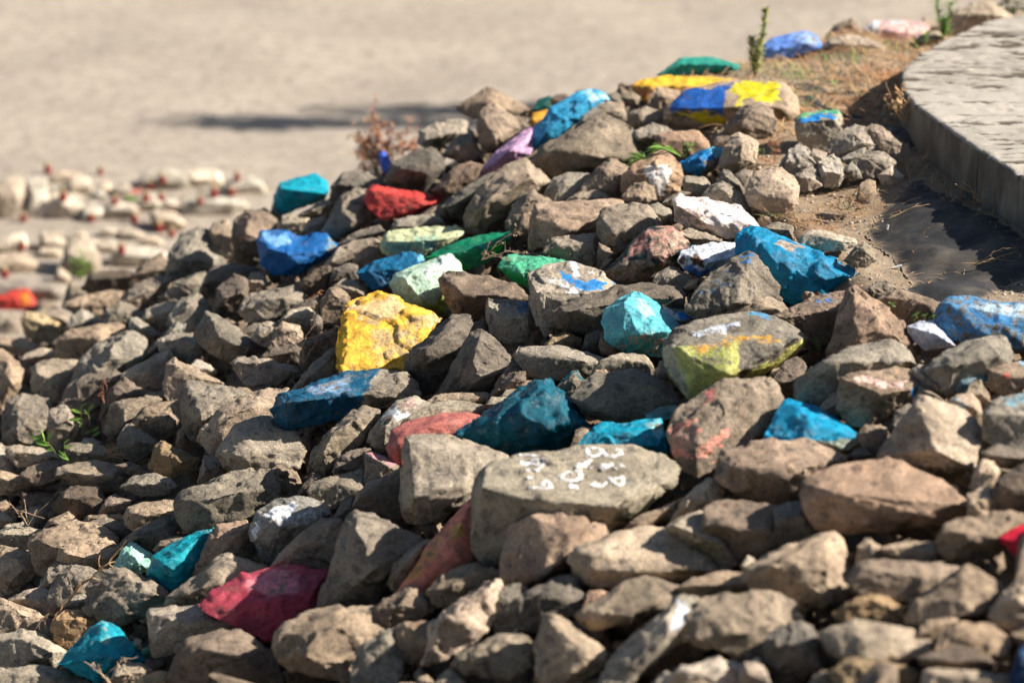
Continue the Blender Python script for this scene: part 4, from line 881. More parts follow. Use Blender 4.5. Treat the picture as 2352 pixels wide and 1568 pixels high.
# ------------------------------------------------------------------ ground
def sand_material(name, c0, c1, scale=1.0, pebble=.5, bumpd=.01, litter=None):
    t = NT(name)
    big = t.noise(.9 * scale, 7, .68); mid = t.noise(9 * scale, 6, .75); fine = t.noise(60 * scale, 4, .75); gr = t.noise(240 * scale, 2, .7)
    c = t.mix(t.map(big, .35, .65), c0, c1)
    c = t.mix(t.math('MULTIPLY', t.map(mid, .46, .64), .75), c, tuple(x * .60 for x in c0))
    c = t.mix(1.0, c, t.mix(fine, (.72, .72, .72), (1.28, 1.28, 1.28)), 'MULTIPLY')
    c = t.mix(1.0, c, t.mix(gr, (.8, .8, .8), (1.2, 1.2, 1.2)), 'MULTIPLY')
    if litter:
        c = t.mix(t.math('MULTIPLY', t.map(t.noise(1.4, 5, .7), .46, .62), t.map(t.noise(30, 5, .8), .35, .6)), c, litter)
    vr = t.voro(70 * scale)
    c = t.mix(t.math('MULTIPLY', t.map(vr, .28, .12), pebble), c, tuple(min(x * 1.5, .8) for x in c1))
    t.l(c, t.b.inputs['Base Color']); t.b.inputs['Roughness'].default_value = .95
    h = t.math('ADD', t.math('MULTIPLY', mid, 1.5), t.math('ADD', fine, t.math('MULTIPLY', vr, -.6)))
    t.l(t.bump(h, .8, bumpd), t.b.inputs['Normal'])
    return t.m
M_SAND = sand_material('pale_sandy_gravel', (.375, .315, .250), (.46, .39, .310), 1.0, .35, .012)
M_SOIL = sand_material('sandy_soil', (.32, .24, .16), (.42, .33, .23), 3.0, .6, .01, (.33, .20, .10))

# lower ground: one sheet to the horizon, denser near the slope
gx = np.concatenate([[-600, -150, -50, -20, -10], np.arange(-6, 6.01, .25), [10, 20, 50, 150, 600]])
gy = np.concatenate([[-400, -100, -20, 0, 6], np.arange(10, 26.01, .25), [30, 40, 70, 150, 400, 1200]])
XX, YY = np.meshgrid(gx, gy)
zz = .035 * fbm(np.stack([XX.ravel() * .5, YY.ravel() * .5, 0 * XX.ravel()], 1), 3)
vv = np.stack([XX.ravel(), YY.ravel(), zz], 1)
nx, ny = len(gx), len(gy)
ii = np.arange(nx * ny).reshape(ny, nx)
ff = np.stack([ii[:-1, :-1], ii[:-1, 1:], ii[1:, 1:], ii[1:, :-1]], -1).reshape(-1, 4)
tag(obj('sandy_ground', mesh_np('sandy_ground', vv, ff, M_SAND)), kind='structure')

# embankment: core of the slope and flat sandy bank
ex = np.concatenate([np.arange(-7, -3, .25), np.arange(-3, 3.2, .04), np.arange(3.2, 14, .6)])
ey = np.concatenate([np.arange(.5, 5, .3), np.arange(5, 14.6, .04), np.arange(14.6, 18, .3)])
XX, YY = np.meshgrid(ex, ey)
xf, yf = XX.ravel(), YY.ravel()
zb, uu = zt(xf, yf)
def strip_mask(x, y):      # 1 on the sandy strip, 0 where stones are piled
    u = -poly_sd(x, y, _poly)
    # stones also cover the bank close to the camera
    lim = 8.75 + .25 * np.sin(x * 3.1)
    return sstep(.12, -.10, u) * sstep(lim - .15, lim + .15, y)
sm = strip_mask(xf, yf)
P3 = np.stack([xf, yf, zb], 1)
zb = zb - (1 - sm) * .20 + sm * (.018 * fbm(P3 * 3.5, 4) - .012 + .006 * fbm(P3 * 22, 2) + dip(xf, yf))
nx, ny = len(ex), len(ey)
ii = np.arange(nx * ny).reshape(ny, nx)
ff = np.stack([ii[:-1, :-1], ii[:-1, 1:], ii[1:, 1:], ii[1:, :-1]], -1).reshape(-1, 4)
keep = (zb[ff] > -.35).any(1)
tag(obj('embankment_ground', mesh_np('embankment_ground', np.stack([xf, yf, zb], 1), ff[keep], M_SOIL)), kind='structure')
def ground_z(x, y):
    x = np.asarray(x, float); y = np.asarray(y, float)
    z, u = zt(x, y); s = strip_mask(x, y); p = np.stack([x, y, z], 1)
    return z - (1 - s) * .20 + s * (.018 * fbm(p * 3.5, 4) - .012 + .006 * fbm(p * 22, 2) + dip(x, y))

# ------------------------------------------------------------------ filler rubble under and around the traced stones
pool = []
for k in range(14):
    r = np.random.default_rng(900 + k)
    Pn = r.normal(size=(11, 3)); Pn /= np.linalg.norm(Pn, axis=1)[:, None]; Pn *= r.uniform(.75, 1.15, (11, 1))
    Pn = Pn * np.array([1, r.uniform(.65, .9), r.uniform(.45, .7)])
    for lv, L in ((3, .34), (4, .14)):
        v, f = hull_mesh(Pn, L, r, 2)
        pool.append((roughen(v, 1.5, r, 1.2, lv == 4, f), f))
VB, FB, nb = [], [], 0
r = np.random.default_rng(77)
grid = {}
CX_, CY_ = r.uniform(-5.5, 4.2, 26000), r.uniform(4.6, 14.2, 26000)
CZ_, CU_ = zt(CX_, CY_); CS_ = strip_mask(CX_, CY_)
ok_ = (CZ_ > -.1) & ~((CY_ > 12.5) & (CX_ > -1.4)) & ~((CY_ > 12.0) & (CX_ > .2)) & (CS_ < .35) & ~((CX_ < -4.2) & (CY_ < 6))
for x, y, z in zip(CX_[ok_], CY_[ok_], CZ_[ok_]):
    sp_ = .135
    key = (int(x / sp_), int(y / sp_)); ok = True
    for a in (-1, 0, 1):
        for b in (-1, 0, 1):
            for q in grid.get((key[0] + a, key[1] + b), ()):
                if (q[0] - x) ** 2 + (q[1] - y) ** 2 < sp_ ** 2: ok = False
    if not ok: continue
    grid.setdefault(key, []).append((x, y))
    px, py, w = proj(np.array([[x, y, z]]))
    inside = -60 < px[0] < 2412 and -60 < py[0] < 1640
    s_ = r.choice([.075, .10, .13, .165]) * r.uniform(.9, 1.1) * (1.0 if inside else 1.35)
    sharp = inside and 8.6 < w[0] < 11
    if not inside and (px[0] < -700 or px[0] > 3000 or py[0] > 2300): lv = 0
    else: lv = 1 if sharp else 0
    v, f = pool[2 * int(r.integers(14)) + lv]
    R_ = np.array(Matrix.Rotation(r.uniform(0, 6.28), 3, 'Z') @ Matrix.Rotation(r.normal(0, .8), 3, 'X') @ Matrix.Rotation(r.normal(0, .8), 3, 'Y'))
    dep = (.155 if y < 11.3 else .20) if inside else .03
    VB.append((v * s_) @ R_.T + np.array([x, y, z - dep])); FB.append(f + nb); nb += len(v)
# smaller chips and grit lodged between the stones
qx, qy = r.uniform(-4, 2.6, 9000), r.uniform(6.2, 13.2, 9000)
qz, qu = zt(qx, qy); qs = strip_mask(qx, qy)
okq = (qz > -.1) & (qs < .6) & ~((qy > 12.0) & (qx > -1.2))
for x, y, z in list(zip(qx[okq], qy[okq], qz[okq]))[:4200]:
    v, f = pool[2 * int(r.integers(14))]
    R_ = np.array(Matrix.Rotation(r.uniform(0, 6.28), 3, 'Z') @ Matrix.Rotation(r.normal(0, .7), 3, 'X') @ Matrix.Rotation(r.normal(0, .7), 3, 'Y'))
    VB.append((v * r.uniform(.018, .05)) @ R_.T + np.array([x, y, z - r.uniform(.045, .10)])); FB.append(f + nb); nb += len(v)
me = mesh_np('rubble_fill', np.vstack(VB), np.vstack(FB), M_ROCK)
tag(obj('rubble_fill', me), 'smaller grey brown stones filling the gaps of the rubble slope', 'rubble', kind='stuff')
print('fill tris', len(np.vstack(FB)))

# ------------------------------------------------------------------ concrete platform
def concrete_material():
    t = NT('weathered_concrete')
    big = t.noise(2.2, 5, .6); mid = t.noise(18, 5, .65); fine = t.noise(190, 4, .8); gr = t.noise(600, 2, .7)
    c = t.mix(t.map(big, .35, .65), (.36, .32, .265), (.44, .40, .335))
    c = t.mix(t.math('MULTIPLY', t.map(mid, .5, .72), .35), c, (.27, .22, .17))
    c = t.mix(1.0, c, t.mix(fine, (.72, .72, .72), (1.28, 1.28, 1.28)), 'MULTIPLY')
    c = t.mix(1.0, c, t.mix(gr, (.75, .75, .75), (1.25, 1.25, 1.25)), 'MULTIPLY')
    at = t.n('ShaderNodeAttribute', attribute_name='groove_shade')
    c = t.mix(t.map(at.outputs['Fac'], 0, 1), c, (.10, .08, .058))  # shade of the grooves painted dark into the top colour
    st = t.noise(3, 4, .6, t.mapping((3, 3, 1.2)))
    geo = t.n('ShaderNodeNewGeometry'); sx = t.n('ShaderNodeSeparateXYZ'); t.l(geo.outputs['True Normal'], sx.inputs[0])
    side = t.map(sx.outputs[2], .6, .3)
    c = t.mix(t.math('MULTIPLY', side, t.map(st, .35, .65, .55, .95)), c, (.09, .073, .053))  # steep faces coloured darker, the edge's shade put into the tint
    t.l(c, t.b.inputs['Base Color']); t.b.inputs['Roughness'].default_value = .93
    h = t.math('ADD', t.math('MULTIPLY', mid, .8), t.math('ADD', t.math('MULTIPLY', fine, .5), t.math('MULTIPLY', gr, .2)))
    t.l(t.bump(h, .8, .006), t.b.inputs['Normal'])
    return t.m
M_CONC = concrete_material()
TOPZ = BANK + .18
E = pts('T4', '213,13 205,15 198,20 187,25 165,35 150,42 140,50 133,57 129,65 130,73 134,81 141,88 150,96 160,101 172,109 183,119 198,127 215,139')
E = np.vstack([E, pts('T8', '235,12 262,30 300,58')])
EW = on_plane(E[:, 0], E[:, 1], TOPZ)
EW = EW[np.argsort(EW[:, 1])]
ys0 = EW[:, 1]; xs0 = EW[:, 0]
# smooth edge curve x(y), carried on outside the frame in both directions
ke = 8.2
ys_e = np.concatenate([[5.2, 6.5, 7.6], ys0, [ys0[-1] + .35, ys0[-1] + .7]])
xs_e = np.concatenate([[4.2, 3.15, 2.45], xs0, [xs0[-1] + 1.2, 4.6]])
o_ = np.argsort(ys_e); ys_e, xs_e = ys_e[o_], xs_e[o_]
JY = float(on_plane(*pts('T4', '198,127')[0], TOPZ)[1])
plat = empty('concrete_platform', (float(np.interp(10, ys_e, xs_e)), 10, BANK), label='raised grey concrete platform with a curved edge and stamped top', cat='platform')
def slab(y0, y1):
    yy = np.arange(y0, y1, .012)
    ex_ = np.interp(yy, ys_e, xs_e)
    k = np.hanning(43)[1:-1]; k /= k.sum(); ya = np.arange(y0 - .24, y1 + .2401, .012); ex_s = np.convolve(np.interp(ya, ys_e, xs_e), k, 'same')[20:20 + len(yy)]
    tt = np.concatenate([[0, .004, .012], np.arange(.025, 1.6, .012), np.arange(1.65, 5, .25)])
    X = ex_s[:, None] + tt[None]; Y = np.repeat(yy[:, None], len(tt), 1)
    p = np.stack([X.ravel(), Y.ravel(), 0 * X.ravel()], 1)
    pat = fbm(p * np.array([4.6, 15, 1]) + 5, 4, .65)
    lay = 1.3 * noise(p * np.array([1.3, 2.6, 1]) + 31)
    groove = sstep(.22, .42, pat + .35 * lay)
    g2 = sstep(.28, .42, fbm(p * np.array([5, 30, 1]) + 50, 3, .6) + .3 * lay)
    z = -.006 * groove - .005 * g2 + .004 * fbm(p * 9, 3)
    e = np.tile(np.where(tt < .002, -.009, np.where(tt < .006, -.003, 0)), len(yy)) * (1 + .35 * noise(p * 14))
    Z = TOPZ + z + e
    # front face
    hh = np.array([-.03, -.08, -.14, -.20, -.28])
    fx = ex_s[:, None] - .001 + 0 * hh[None]; pf = np.stack([fx.ravel(), np.repeat(yy[:, None], 5, 1).ravel(), np.tile(hh, len(yy))], 1)
    fx = fx - .002 + .0015 * fbm(pf * np.array([8, 8, 20]), 3).reshape(fx.shape)
    n = len(tt)
    A = np.stack([X.ravel(), Y.ravel(), Z], 1)
    B = np.stack([fx.ravel(), np.repeat(yy[:, None], 5, 1).ravel(), TOPZ + np.tile(hh, len(yy))], 1)
    V = np.vstack([A, B]); ia = np.arange(len(A)).reshape(len(yy), n); ib = np.arange(len(B)).reshape(len(yy), 5) + len(A)
    full = np.concatenate([ib[:, ::-1], ia], 1)
    fq = np.stack([full[:-1, :-1], full[:-1, 1:], full[1:, 1:], full[1:, :-1]], -1).reshape(-1, 4)
    # joint faces at both ends
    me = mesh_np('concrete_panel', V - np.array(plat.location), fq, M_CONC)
    dm = np.concatenate([np.clip(groove * .85 + g2 * .6, 0, 1) * sstep(-.35, .1, noise(p * np.array([4, 9, 1]) + 9)) * 1.25, np.zeros(len(B))])  # mask of the painted groove shade, none on the front face
    at = me.attributes.new('groove_shade', 'FLOAT', 'POINT'); at.data.foreach_set('value', dm.astype(np.float32))
    return obj('concrete_panel', me, (0, 0, 0), plat)
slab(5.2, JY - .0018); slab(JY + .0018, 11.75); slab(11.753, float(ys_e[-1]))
# core below the panels so the joints are not see-through
yy = np.arange(5.2, float(ys_e[-1]), .05); exx = np.interp(yy, ys_e, xs_e) + .02
V = []; Fc = []
for i, y in enumerate(yy):
    V += [(exx[i], y, TOPZ - .02), (8.2, y, TOPZ - .02), (exx[i], y, TOPZ - .27), (8.2, y, TOPZ - .27)]
    if i:
        a = 4 * (i - 1); b = 4 * i
        Fc += [(a, a + 1, b + 1, b), (a, b, b + 2, a + 2), (a + 2, b + 2, b + 3, a + 3)]
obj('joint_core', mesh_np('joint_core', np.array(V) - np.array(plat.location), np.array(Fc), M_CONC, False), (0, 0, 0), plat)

# ------------------------------------------------------------------ geotextile
def textile_material():
    t = NT('black_geotextile')
    big = t.noise(5, 5, .6); fine = t.noise(160, 4, .8); fib = t.noise(60, 4, .7, t.mapping((1, 9, 1), (0, 0, .6)))
    c = t.mix(t.map(big, .3, .7), (.013, .013, .0145), (.028, .027, .028))
    dust = t.map(t.noise(3.2, 6, .75), .42, .68)
    c = t.mix(t.math('MULTIPLY', dust, .8), c, (.12, .10, .075))
    c = t.mix(t.map(t.noise(210, 2, .6), .68, .76), c, (.16, .13, .09))
    at = t.n('ShaderNodeAttribute', attribute_name='edge')
    c = t.mix(t.map(t.math('ADD', at.outputs['Fac'], t.math('MULTIPLY', t.math('SUBTRACT', t.noise(24, 5, .7), .5), 1.3)), .6, 1.05), c, (.36, .27, .18))
    c = t.mix(1.0, c, t.mix(fine, (.6, .6, .6), (1.4, 1.4, 1.4)), 'MULTIPLY')
    t.l(c, t.b.inputs['Base Color']); t.b.inputs['Roughness'].default_value = .75
    t.l(t.bump(t.math('ADD', fine, t.math('MULTIPLY', fib, .7)), .7, .003), t.b.inputs['Normal'])
    return t.m
M_TEX = textile_material()
def textile(polys, label, name='geotextile_sheet', amp=1.0, lift=.012):
    Q = np.vstack([on_plane(q[:, 0], q[:, 1], BANK) for q in polys])
    PW = Q[:, :2]
    mn, mx = PW.min(0) - .03, PW.max(0) + .03
    xs = np.arange(mn[0], mx[0], .011); ys = np.arange(mn[1], mx[1], .011)
    X, Y = np.meshgrid(xs, ys); x, y = X.ravel(), Y.ravel()
    sdv = poly_sd(x, y, PW) + .010 * fbm(np.stack([x * 5, y * 5, 0 * x], 1), 2)
    p = np.stack([x, y, 0 * x], 1)
    c, s = math.cos(.5), math.sin(.5)
    pr = np.stack([(x * c + y * s) * 2.0, (-x * s + y * c) * 9, 0 * x + 3], 1)
    wr = fbm(pr, 3, .55)
    z = BANK + dip(x, y) + lift + amp * (.007 * wr + .024 * fbm(p * 2.6 + 7, 2) + .010 * fbm(p * 7 + 3, 2) + .012 * np.maximum(ridged(pr * .8 + 4, 2) - .6, 0))
    z = np.maximum(z, ground_z(x, y) + .004)
    g_ = ground_z(x, y) + .003
    z = g_ + np.maximum(z - g_, 0) * sstep(0, .14, sdv)
    nx_, ny_ = len(xs), len(ys); ii = np.arange(nx_ * ny_).reshape(ny_, nx_)
    ff = np.stack([ii[:-1, :-1], ii[:-1, 1:], ii[1:, 1:], ii[1:, :-1]], -1).reshape(-1, 4)
    ff = ff[(sdv[ff] > 0).all(1)]
    used = np.unique(ff); mp = np.full(len(x), -1); mp[used] = np.arange(len(used))
    V = np.stack([x, y, z], 1)[used]; o0 = V.mean(0)
    me = mesh_np(name, V - o0, mp[ff], M_TEX)
    at = me.attributes.new('edge', 'FLOAT', 'POINT'); at.data.foreach_set('value', (1 - np.clip(sdv[used] / .09, 0, 1)).astype(np.float32))
    return tag(obj(name, me, o0), label, 'ground fabric')
textile([pts('T8', '100,45 112,30 125,22 133,13 150,13 165,22 190,32 212,44 235,60 262,75 262,92 240,92 225,98 208,112 203,126 180,126 160,125 145,116 128,104 138,88 132,75 122,62 106,54')],
        'large black geotextile sheet wrinkled over the ground beside the concrete edge')
textile([pts('T4', '40,82 55,80 70,88 90,98 108,104 124,113 140,113 148,118 148,130 136,134 122,122 100,106 80,104 62,96 46,92')], 'black geotextile strip curling behind the pile of concrete chunks', amp=1.6, lift=.03)
textile([pts('T4', '30,70 45,70 60,74 75,78 92,80 92,83 76,82 55,79 36,74')], 'thin strip of torn black geotextile lying in the dry grass', amp=1, lift=.03)

# ------------------------------------------------------------------ pebbles, dry litter on the bank (uncountable)
r = np.random.default_rng(5)
d1, f1 = ico(1)
V, Fc, nb = [], [], 0
gx_, gy_ = r.uniform(.2, 3.2, 16000), r.uniform(8.3, 13.0, 16000)
okg = (strip_mask(gx_, gy_) > .3) & (gx_ < np.interp(gy_, ys_e, xs_e) - .02)
gx_, gy_ = gx_[okg][:9000], gy_[okg][:9000]; gz_ = ground_z(gx_, gy_)
for x, y, z in zip(gx_, gy_, gz_):
    s_ = .0025 + .008 * r.random() ** 4 + (.007 if r.random() < .01 else 0)
    V.append(d1 * s_ * r.uniform(.6, 1.25, 3) * np.array([1, 1, .6]) * (1 + .2 * r.normal(size=(len(d1), 1))) + np.array([x, y, z + s_ * .1])); Fc.append(f1 + nb); nb += len(d1)
def flat_mat(name, c, rough=.8, rnd=None):
    t = NT(name); nn = t.noise(35, 4, .6); 
    cc = t.mix(nn, tuple(q * .7 for q in c), tuple(min(1, q * 1.3) for q in c))
    if rnd: cc = t.mix(t.map(t.noise(rnd[0], 2, .5), .45, .6), cc, rnd[1])
    t.l(cc, t.b.inputs['Base Color']); t.b.inputs['Roughness'].default_value = rough
    t.l(t.bump(t.noise(120, 3, .6), .4, .002), t.b.inputs['Normal'])
    return t.m
M_PEB = flat_mat('pebble_stone', (.46, .39, .30), .85, (9, (.36, .31, .26)))
tag(obj('gravel', mesh_np('gravel', np.vstack(V), np.vstack(Fc), M_PEB)), 'scattered pale pebbles on the sandy strip beside the concrete', 'gravel', kind='stuff')

M_STRAW = flat_mat('dry_straw', (.52, .34, .17), .8, (6, (.42, .21, .09)))
M_TWIG = flat_mat('dry_twig', (.42, .29, .19), .8)
M_RED = flat_mat('reddish_dry_weed', (.40, .17, .09), .8, (8, (.48, .28, .14)))
M_LEAF = flat_mat('green_leaf', (.15, .30, .035), .5, (9, (.26, .38, .06)))
M_SEED = flat_mat('seed_heads', (.48, .48, .18), .8, (12, (.22, .27, .07)))
M_STEM = flat_mat('green_stem', (.13, .17, .045), .6)

def tube(path, rad, n=5):
    path = np.asarray(path, float); rad = np.broadcast_to(rad, (len(path),))
    tg = np.gradient(path, axis=0); tg /= np.linalg.norm(tg, axis=1)[:, None] + 1e-9
    a = np.cross(tg, [.3, .2, .93]); a /= np.linalg.norm(a, axis=1)[:, None] + 1e-9
    b = np.cross(tg, a)
    th = np.arange(n) / n * 2 * math.pi
    v = (path[:, None] + rad[:, None, None] * (np.cos(th)[None, :, None] * a[:, None] + np.sin(th)[None, :, None] * b[:, None])).reshape(-1, 3)
    f = []
    for i in range(len(path) - 1):
        for j in range(n):
            k = (j + 1) % n
            f.append((i * n + j, i * n + k, (i + 1) * n + k, (i + 1) * n + j))
    return v, np.array(f)
def blade(base, direc, length, width, droop=.5, seg=5, side=None):
    direc = np.asarray(direc, float); direc /= np.linalg.norm(direc)
    if side is None: side = np.cross(direc, [0, 0, 1.0]); 
    side = side / (np.linalg.norm(side) + 1e-9)
    t = np.linspace(0, 1, seg + 1)
    c = base + np.outer(t * length, direc) + np.outer(-droop * length * t ** 2, [0, 0, 1])
    w = width * np.sin(np.clip(t * .9 + .1, 0, 1) * math.pi) ** .7 * .5
    up = np.cross(side, direc) * width * .12
    v = np.concatenate([c - side * w[:, None], c + up, c + side * w[:, None]])
    m = seg + 1; f = []
    for i in range(seg):
        f += [(i, i + 1, m + i + 1, m + i), (m + i, m + i + 1, 2 * m + i + 1, 2 * m + i)]
    return v, np.array(f)
class Acc:
    def __init__(s): s.v, s.f, s.n = [], [], 0
    def add(s, vf):
        v, f = vf; s.v.append(np.asarray(v)); s.f.append(np.asarray(f) + s.n); s.n += len(v)
    def build(s, name, mat, origin=(0, 0, 0), parent=None):
        return obj(name, mesh_np(name, np.vstack(s.v) - np.array(origin), np.vstack(s.f), mat), (0, 0, 0) if parent else origin, parent)

# dry grass: blades scattered with more along the concrete edge and in tufts
def in_strip(x, y):
    return float(strip_mask(np.array([x]), np.array([y]))[0]) > .4 and x < np.interp(y, ys_e, xs_e) - .01
a = Acc()
tufts = [(r.uniform(.7, 2.3), r.uniform(10.9, 13.2)) for k in range(170)] + [(float(np.interp(y, ys_e, xs_e)) - r.uniform(.01, .13), y) for y in r.uniform(9.2, 12.6, 46)]
tufts += [(on_plane(*pts('T8', s)[0], BANK)[0], on_plane(*pts('T8', s)[0], BANK)[1]) for s in ('85,30', '75,40', '60,38', '30,48', '50,45', '68,34', '96,38', '50,30', '44,40', '78,22')]
cand = []
for cx_, cy_ in tufts:
    for k in range(26 if cy_ > 10.8 else 18): cand.append((cx_ + r.normal(0, .06), cy_ + r.normal(0, .06), 1))
for k in range(13000):
    x = r.uniform(.3, 3); y = r.uniform(8.9, 13.2)
    if y < 10.7 and r.random() < .72: continue
    cand.append((x, y, 0))
cand = np.array(cand); gz_ = ground_z(cand[:, 0], cand[:, 1])
okg = (strip_mask(cand[:, 0], cand[:, 1]) > .4) & (cand[:, 0] < np.interp(cand[:, 1], ys_e, xs_e) - .01)
for (x, y, tf), z in zip(cand[okg], gz_[okg]):
    th = r.uniform(0, 6.28)
    if tf:
        el = abs(r.normal(.25, .4))
        a.add(blade(np.array([x, y, z + .004]), (math.cos(th), math.sin(th), math.tan(min(el, 1.3))), r.uniform(.04, .12) if y > 10.8 else r.uniform(.03, .09), r.uniform(.0035, .0065) if y > 10.8 else r.uniform(.002, .004), r.uniform(.1, .7), 4))
    else:
        a.add(blade(np.array([x, y, z + .006]), (math.cos(th), math.sin(th), r.uniform(0, .5)), r.uniform(.02, .07), r.uniform(.003, .0055) if y > 10.8 else r.uniform(.0015, .003), .1, 3))
tag(a.build('dry_grass', M_STRAW), 'orange brown dry grass and straw litter along the concrete edge', 'dry grass', kind='stuff')
# sparse green grass on the far bank
a = Acc()
for cx_, cy_ in [(on_plane(*pts('T4', s)[0], BANK)[0], on_plane(*pts('T4', s)[0], BANK)[1]) for s in ('42,66', '36,62', '88,54', '80,52', '52,84', '50,92', '70,72', '20,60', '120,42')]:
    for k in range(28):
        x = cx_ + r.normal(0, .05); y = cy_ + r.normal(0, .06)
        z = float(ground_z(np.array([x]), np.array([y]))[0]); th = r.uniform(0, 6.28)
        a.add(blade(np.array([x, y, z]), (math.cos(th), math.sin(th), r.uniform(.6, 2.5)), r.uniform(.03, .07), .003, r.uniform(.1, .4), 4))
tag(a.build('green_grass', M_LEAF), 'sparse short green grass on the far sandy bank', 'grass', kind='stuff')

# ------------------------------------------------------------------ pale memorial stones on the lower ground, with candle lanterns
W_ = '''
-10,70 -10,42 0,38 8,35 20,34 23,50 19,71 5,73
22,72 22,34 40,33 41,58 36,73
38,42 42,33 50,28 68,30 66,38 52,42
57,54 60,35 75,34 80,48 70,54
40,62 42,50 50,45 58,50 70,57 70,66 60,72 44,71
70,72 71,60 80,56 88,58 89,70 78,73
87,70 90,60 97,55 112,56 119,62 112,71 100,73
84,52 86,39 93,38 96,48 90,53
117,47 120,38 126,28 140,26 157,30 161,40 152,49 138,50
159,46 160,30 168,27 188,29 190,40 180,46
193,50 192,38 205,38 211,33 222,36 226,46 210,51
154,66 155,54 170,50 200,53 206,60 190,66 168,68
129,76 131,62 150,64 160,75 146,81
-8,100 0,88 10,82 20,82 23,92 18,99
33,98 35,81 52,80 57,92 52,99 38,99
55,100 60,85 75,88 84,98 86,112 80,121 62,120 53,108
44,124 50,110 60,118 58,128
-8,116 0,100 10,98 26,102 31,110 20,117
94,108 98,96 110,92 126,94 142,98 139,108 115,113
97,56 98,42 106,37 113,44 110,54
78,57 80,46 88,44 93,54
118,62 120,52 130,50 138,56 132,66
140,64 142,54 152,52 158,60 150,66
2,58 6,48 16,50 14,60
60,86 64,79 74,80 72,88
104,84 112,79 124,82 118,88
168,47 174,42 186,43 184,50
'''
sites = W_.strip().splitlines()
rw = np.random.default_rng(21)
for k in range(30):
    x0, y0 = (rw.uniform(-4, 208), rw.uniform(44, 70)) if k < 21 else (rw.uniform(-4, 120), rw.uniform(86, 106))
    if x0 > 150 and y0 > 62: continue
    w_, h_ = rw.uniform(10, 22), rw.uniform(6, 11)
    sites.append(f'{x0:.0f},{y0:.0f} {x0 + w_ * .1:.0f},{y0 - h_ * .8:.0f} {x0 + w_ * .6:.0f},{y0 - h_:.0f} {x0 + w_:.0f},{y0 - h_ * .7:.0f} {x0 + w_ * .95:.0f},{y0:.0f}')
for k, s_ in enumerate(sites):
    build_stone('T1', s_, '', name='memorial_stone', mat=M_PALE, zplane=0.0, cat='pale stone', group='pale memorial stones on the sandy ground', tone='p', thick=.8, tiltb=-.05, grow=1.12, level=3, rough=.7, tint=(1, 1, 1))
tag(build_stone('T1', '-12,136 -12,122 0,120 30,122 56,125 58,133 55,144 40,146 10,142', '10,128 45,131', name='stone_slab', tint=(.95, .95, 1.0), tone='c', rough=.4, cat='stone slab', level=4,
    label='long smooth grey slab at the left edge above the red stone', lm='smooth grey slab'), None)

bpy.context.view_layer.update()
DG = bpy.context.evaluated_depsgraph_get()
def cast(px, py):
    d = ray(np.array(float(px)), np.array(float(py)))
    ok, loc, nor, idx, ob, _ = scene.ray_cast(DG, Vector(CAM), Vector(d).normalized())
    return (np.array(loc), np.array(nor), ob) if ok else (None, None, None)

M_GLASS = flat_mat('red_candle_glass', (.22, .016, .016), .3)
M_LID = flat_mat('gold_lid', (.34, .25, .12), .4)
def lathe(prof, n=12):
    prof = np.array(prof); th = np.arange(n) / n * 2 * math.pi
    v = np.stack([prof[:, None, 0] * np.cos(th), prof[:, None, 0] * np.sin(th), np.repeat(prof[:, 1:2], n, 1)], -1).reshape(-1, 3)
    f = []
    for i in range(len(prof) - 1):
        for j in range(n):
            k = (j + 1) % n; f.append((i * n + j, i * n + k, (i + 1) * n + k, (i + 1) * n + j))
    return v, np.array(f)
glass_me = mesh_np('glass_body', *lathe([(0, 0), (.021, 0), (.024, .006), (.026, .03), (.025, .052), (.022, .062), (0, .062)]), M_GLASS)
lid_me = mesh_np('lid', *lathe([(0, .062), (.023, .0625), (.0235, .070), (.016, .078), (.008, .082), (.007, .09), (0, .092)]), M_LID)
LN = {'41,31': 'tall on the top edge of the highest left stone', '86,32': 'standing alone on the back row of pale stones', '54,54': 'in front of a blocky pale stone, upper left', '20,72': 'at the foot of the leftmost tall pale stone',
      '78,72': 'at the foot of the middle pale stones', '115,73': 'at the foot of the row beside a dark gap', '136,81': 'left one of the pair nearest the grey rubble', '147,85': 'right one of the pair nearest the grey rubble',
      '19,96': 'dark one in the lower row of stones, left', '104,99': 'standing alone in the lower row of stones', '4,120': 'lowest one at the left edge by the grey slab', '139,39': 'on the big arched pale stone',
      '129,45': 'just left of the big arched pale stone', '138,54': 'below the big arched pale stone', '171,57': 'on the long low slab at right', '183,51': 'right behind the long low slab', '203,37': 'beside the rightmost pale stone at the top', '198,50': 'below the rightmost pale stone',
      '98,57': 'pinkish one among the middle stones', '125,55': 'pinkish one right of the small bouquet'}
for k, (s_, txt) in enumerate(LN.items()):
    q = pts('T1', s_)[0]
    loc, nor, ob = cast(*q)
    if loc is None: continue
    sc_ = random.Random(k).uniform(.68, .92)
    t = empty('candle_lantern', loc + np.array([0, 0, -.002]), label='small red glass grave lantern ' + txt, cat='candle lantern', group='red grave lanterns among the pale stones')
    t.scale = (sc_,) * 3
    obj('glass_body', glass_me, (0, 0, 0), t); obj('lid', lid_me, (0, 0, 0), t)
# small bouquet wrapped in green and white
loc, _, _ = cast(*pts('T1', '113,55')[0])
if loc is not None:
    bq = empty('flower_bouquet', loc, label='small bouquet with green leaves and pink flowers among the pale stones', cat='bouquet')
    a = Acc(); b = Acc(); rr_ = np.random.default_rng(8)
    for k in range(26):
        th = rr_.uniform(0, 6.28); a.add(blade(np.zeros(3), (math.cos(th), math.sin(th), rr_.uniform(.4, 1.5)), rr_.uniform(.05, .09), .018, .3, 3))
    for k in range(9):
        v, f = ico(1); b.add((v * .012 + np.array([rr_.normal(0, .03) + .03, rr_.normal(0, .02), .055 + rr_.uniform(0, .02)]), f))
    tag(a.build('leaves', M_LEAF, parent=bq), kind='stuff'); b.build('flowers', flat_mat('pink_petals', (.6, .2, .16), .7), parent=bq)

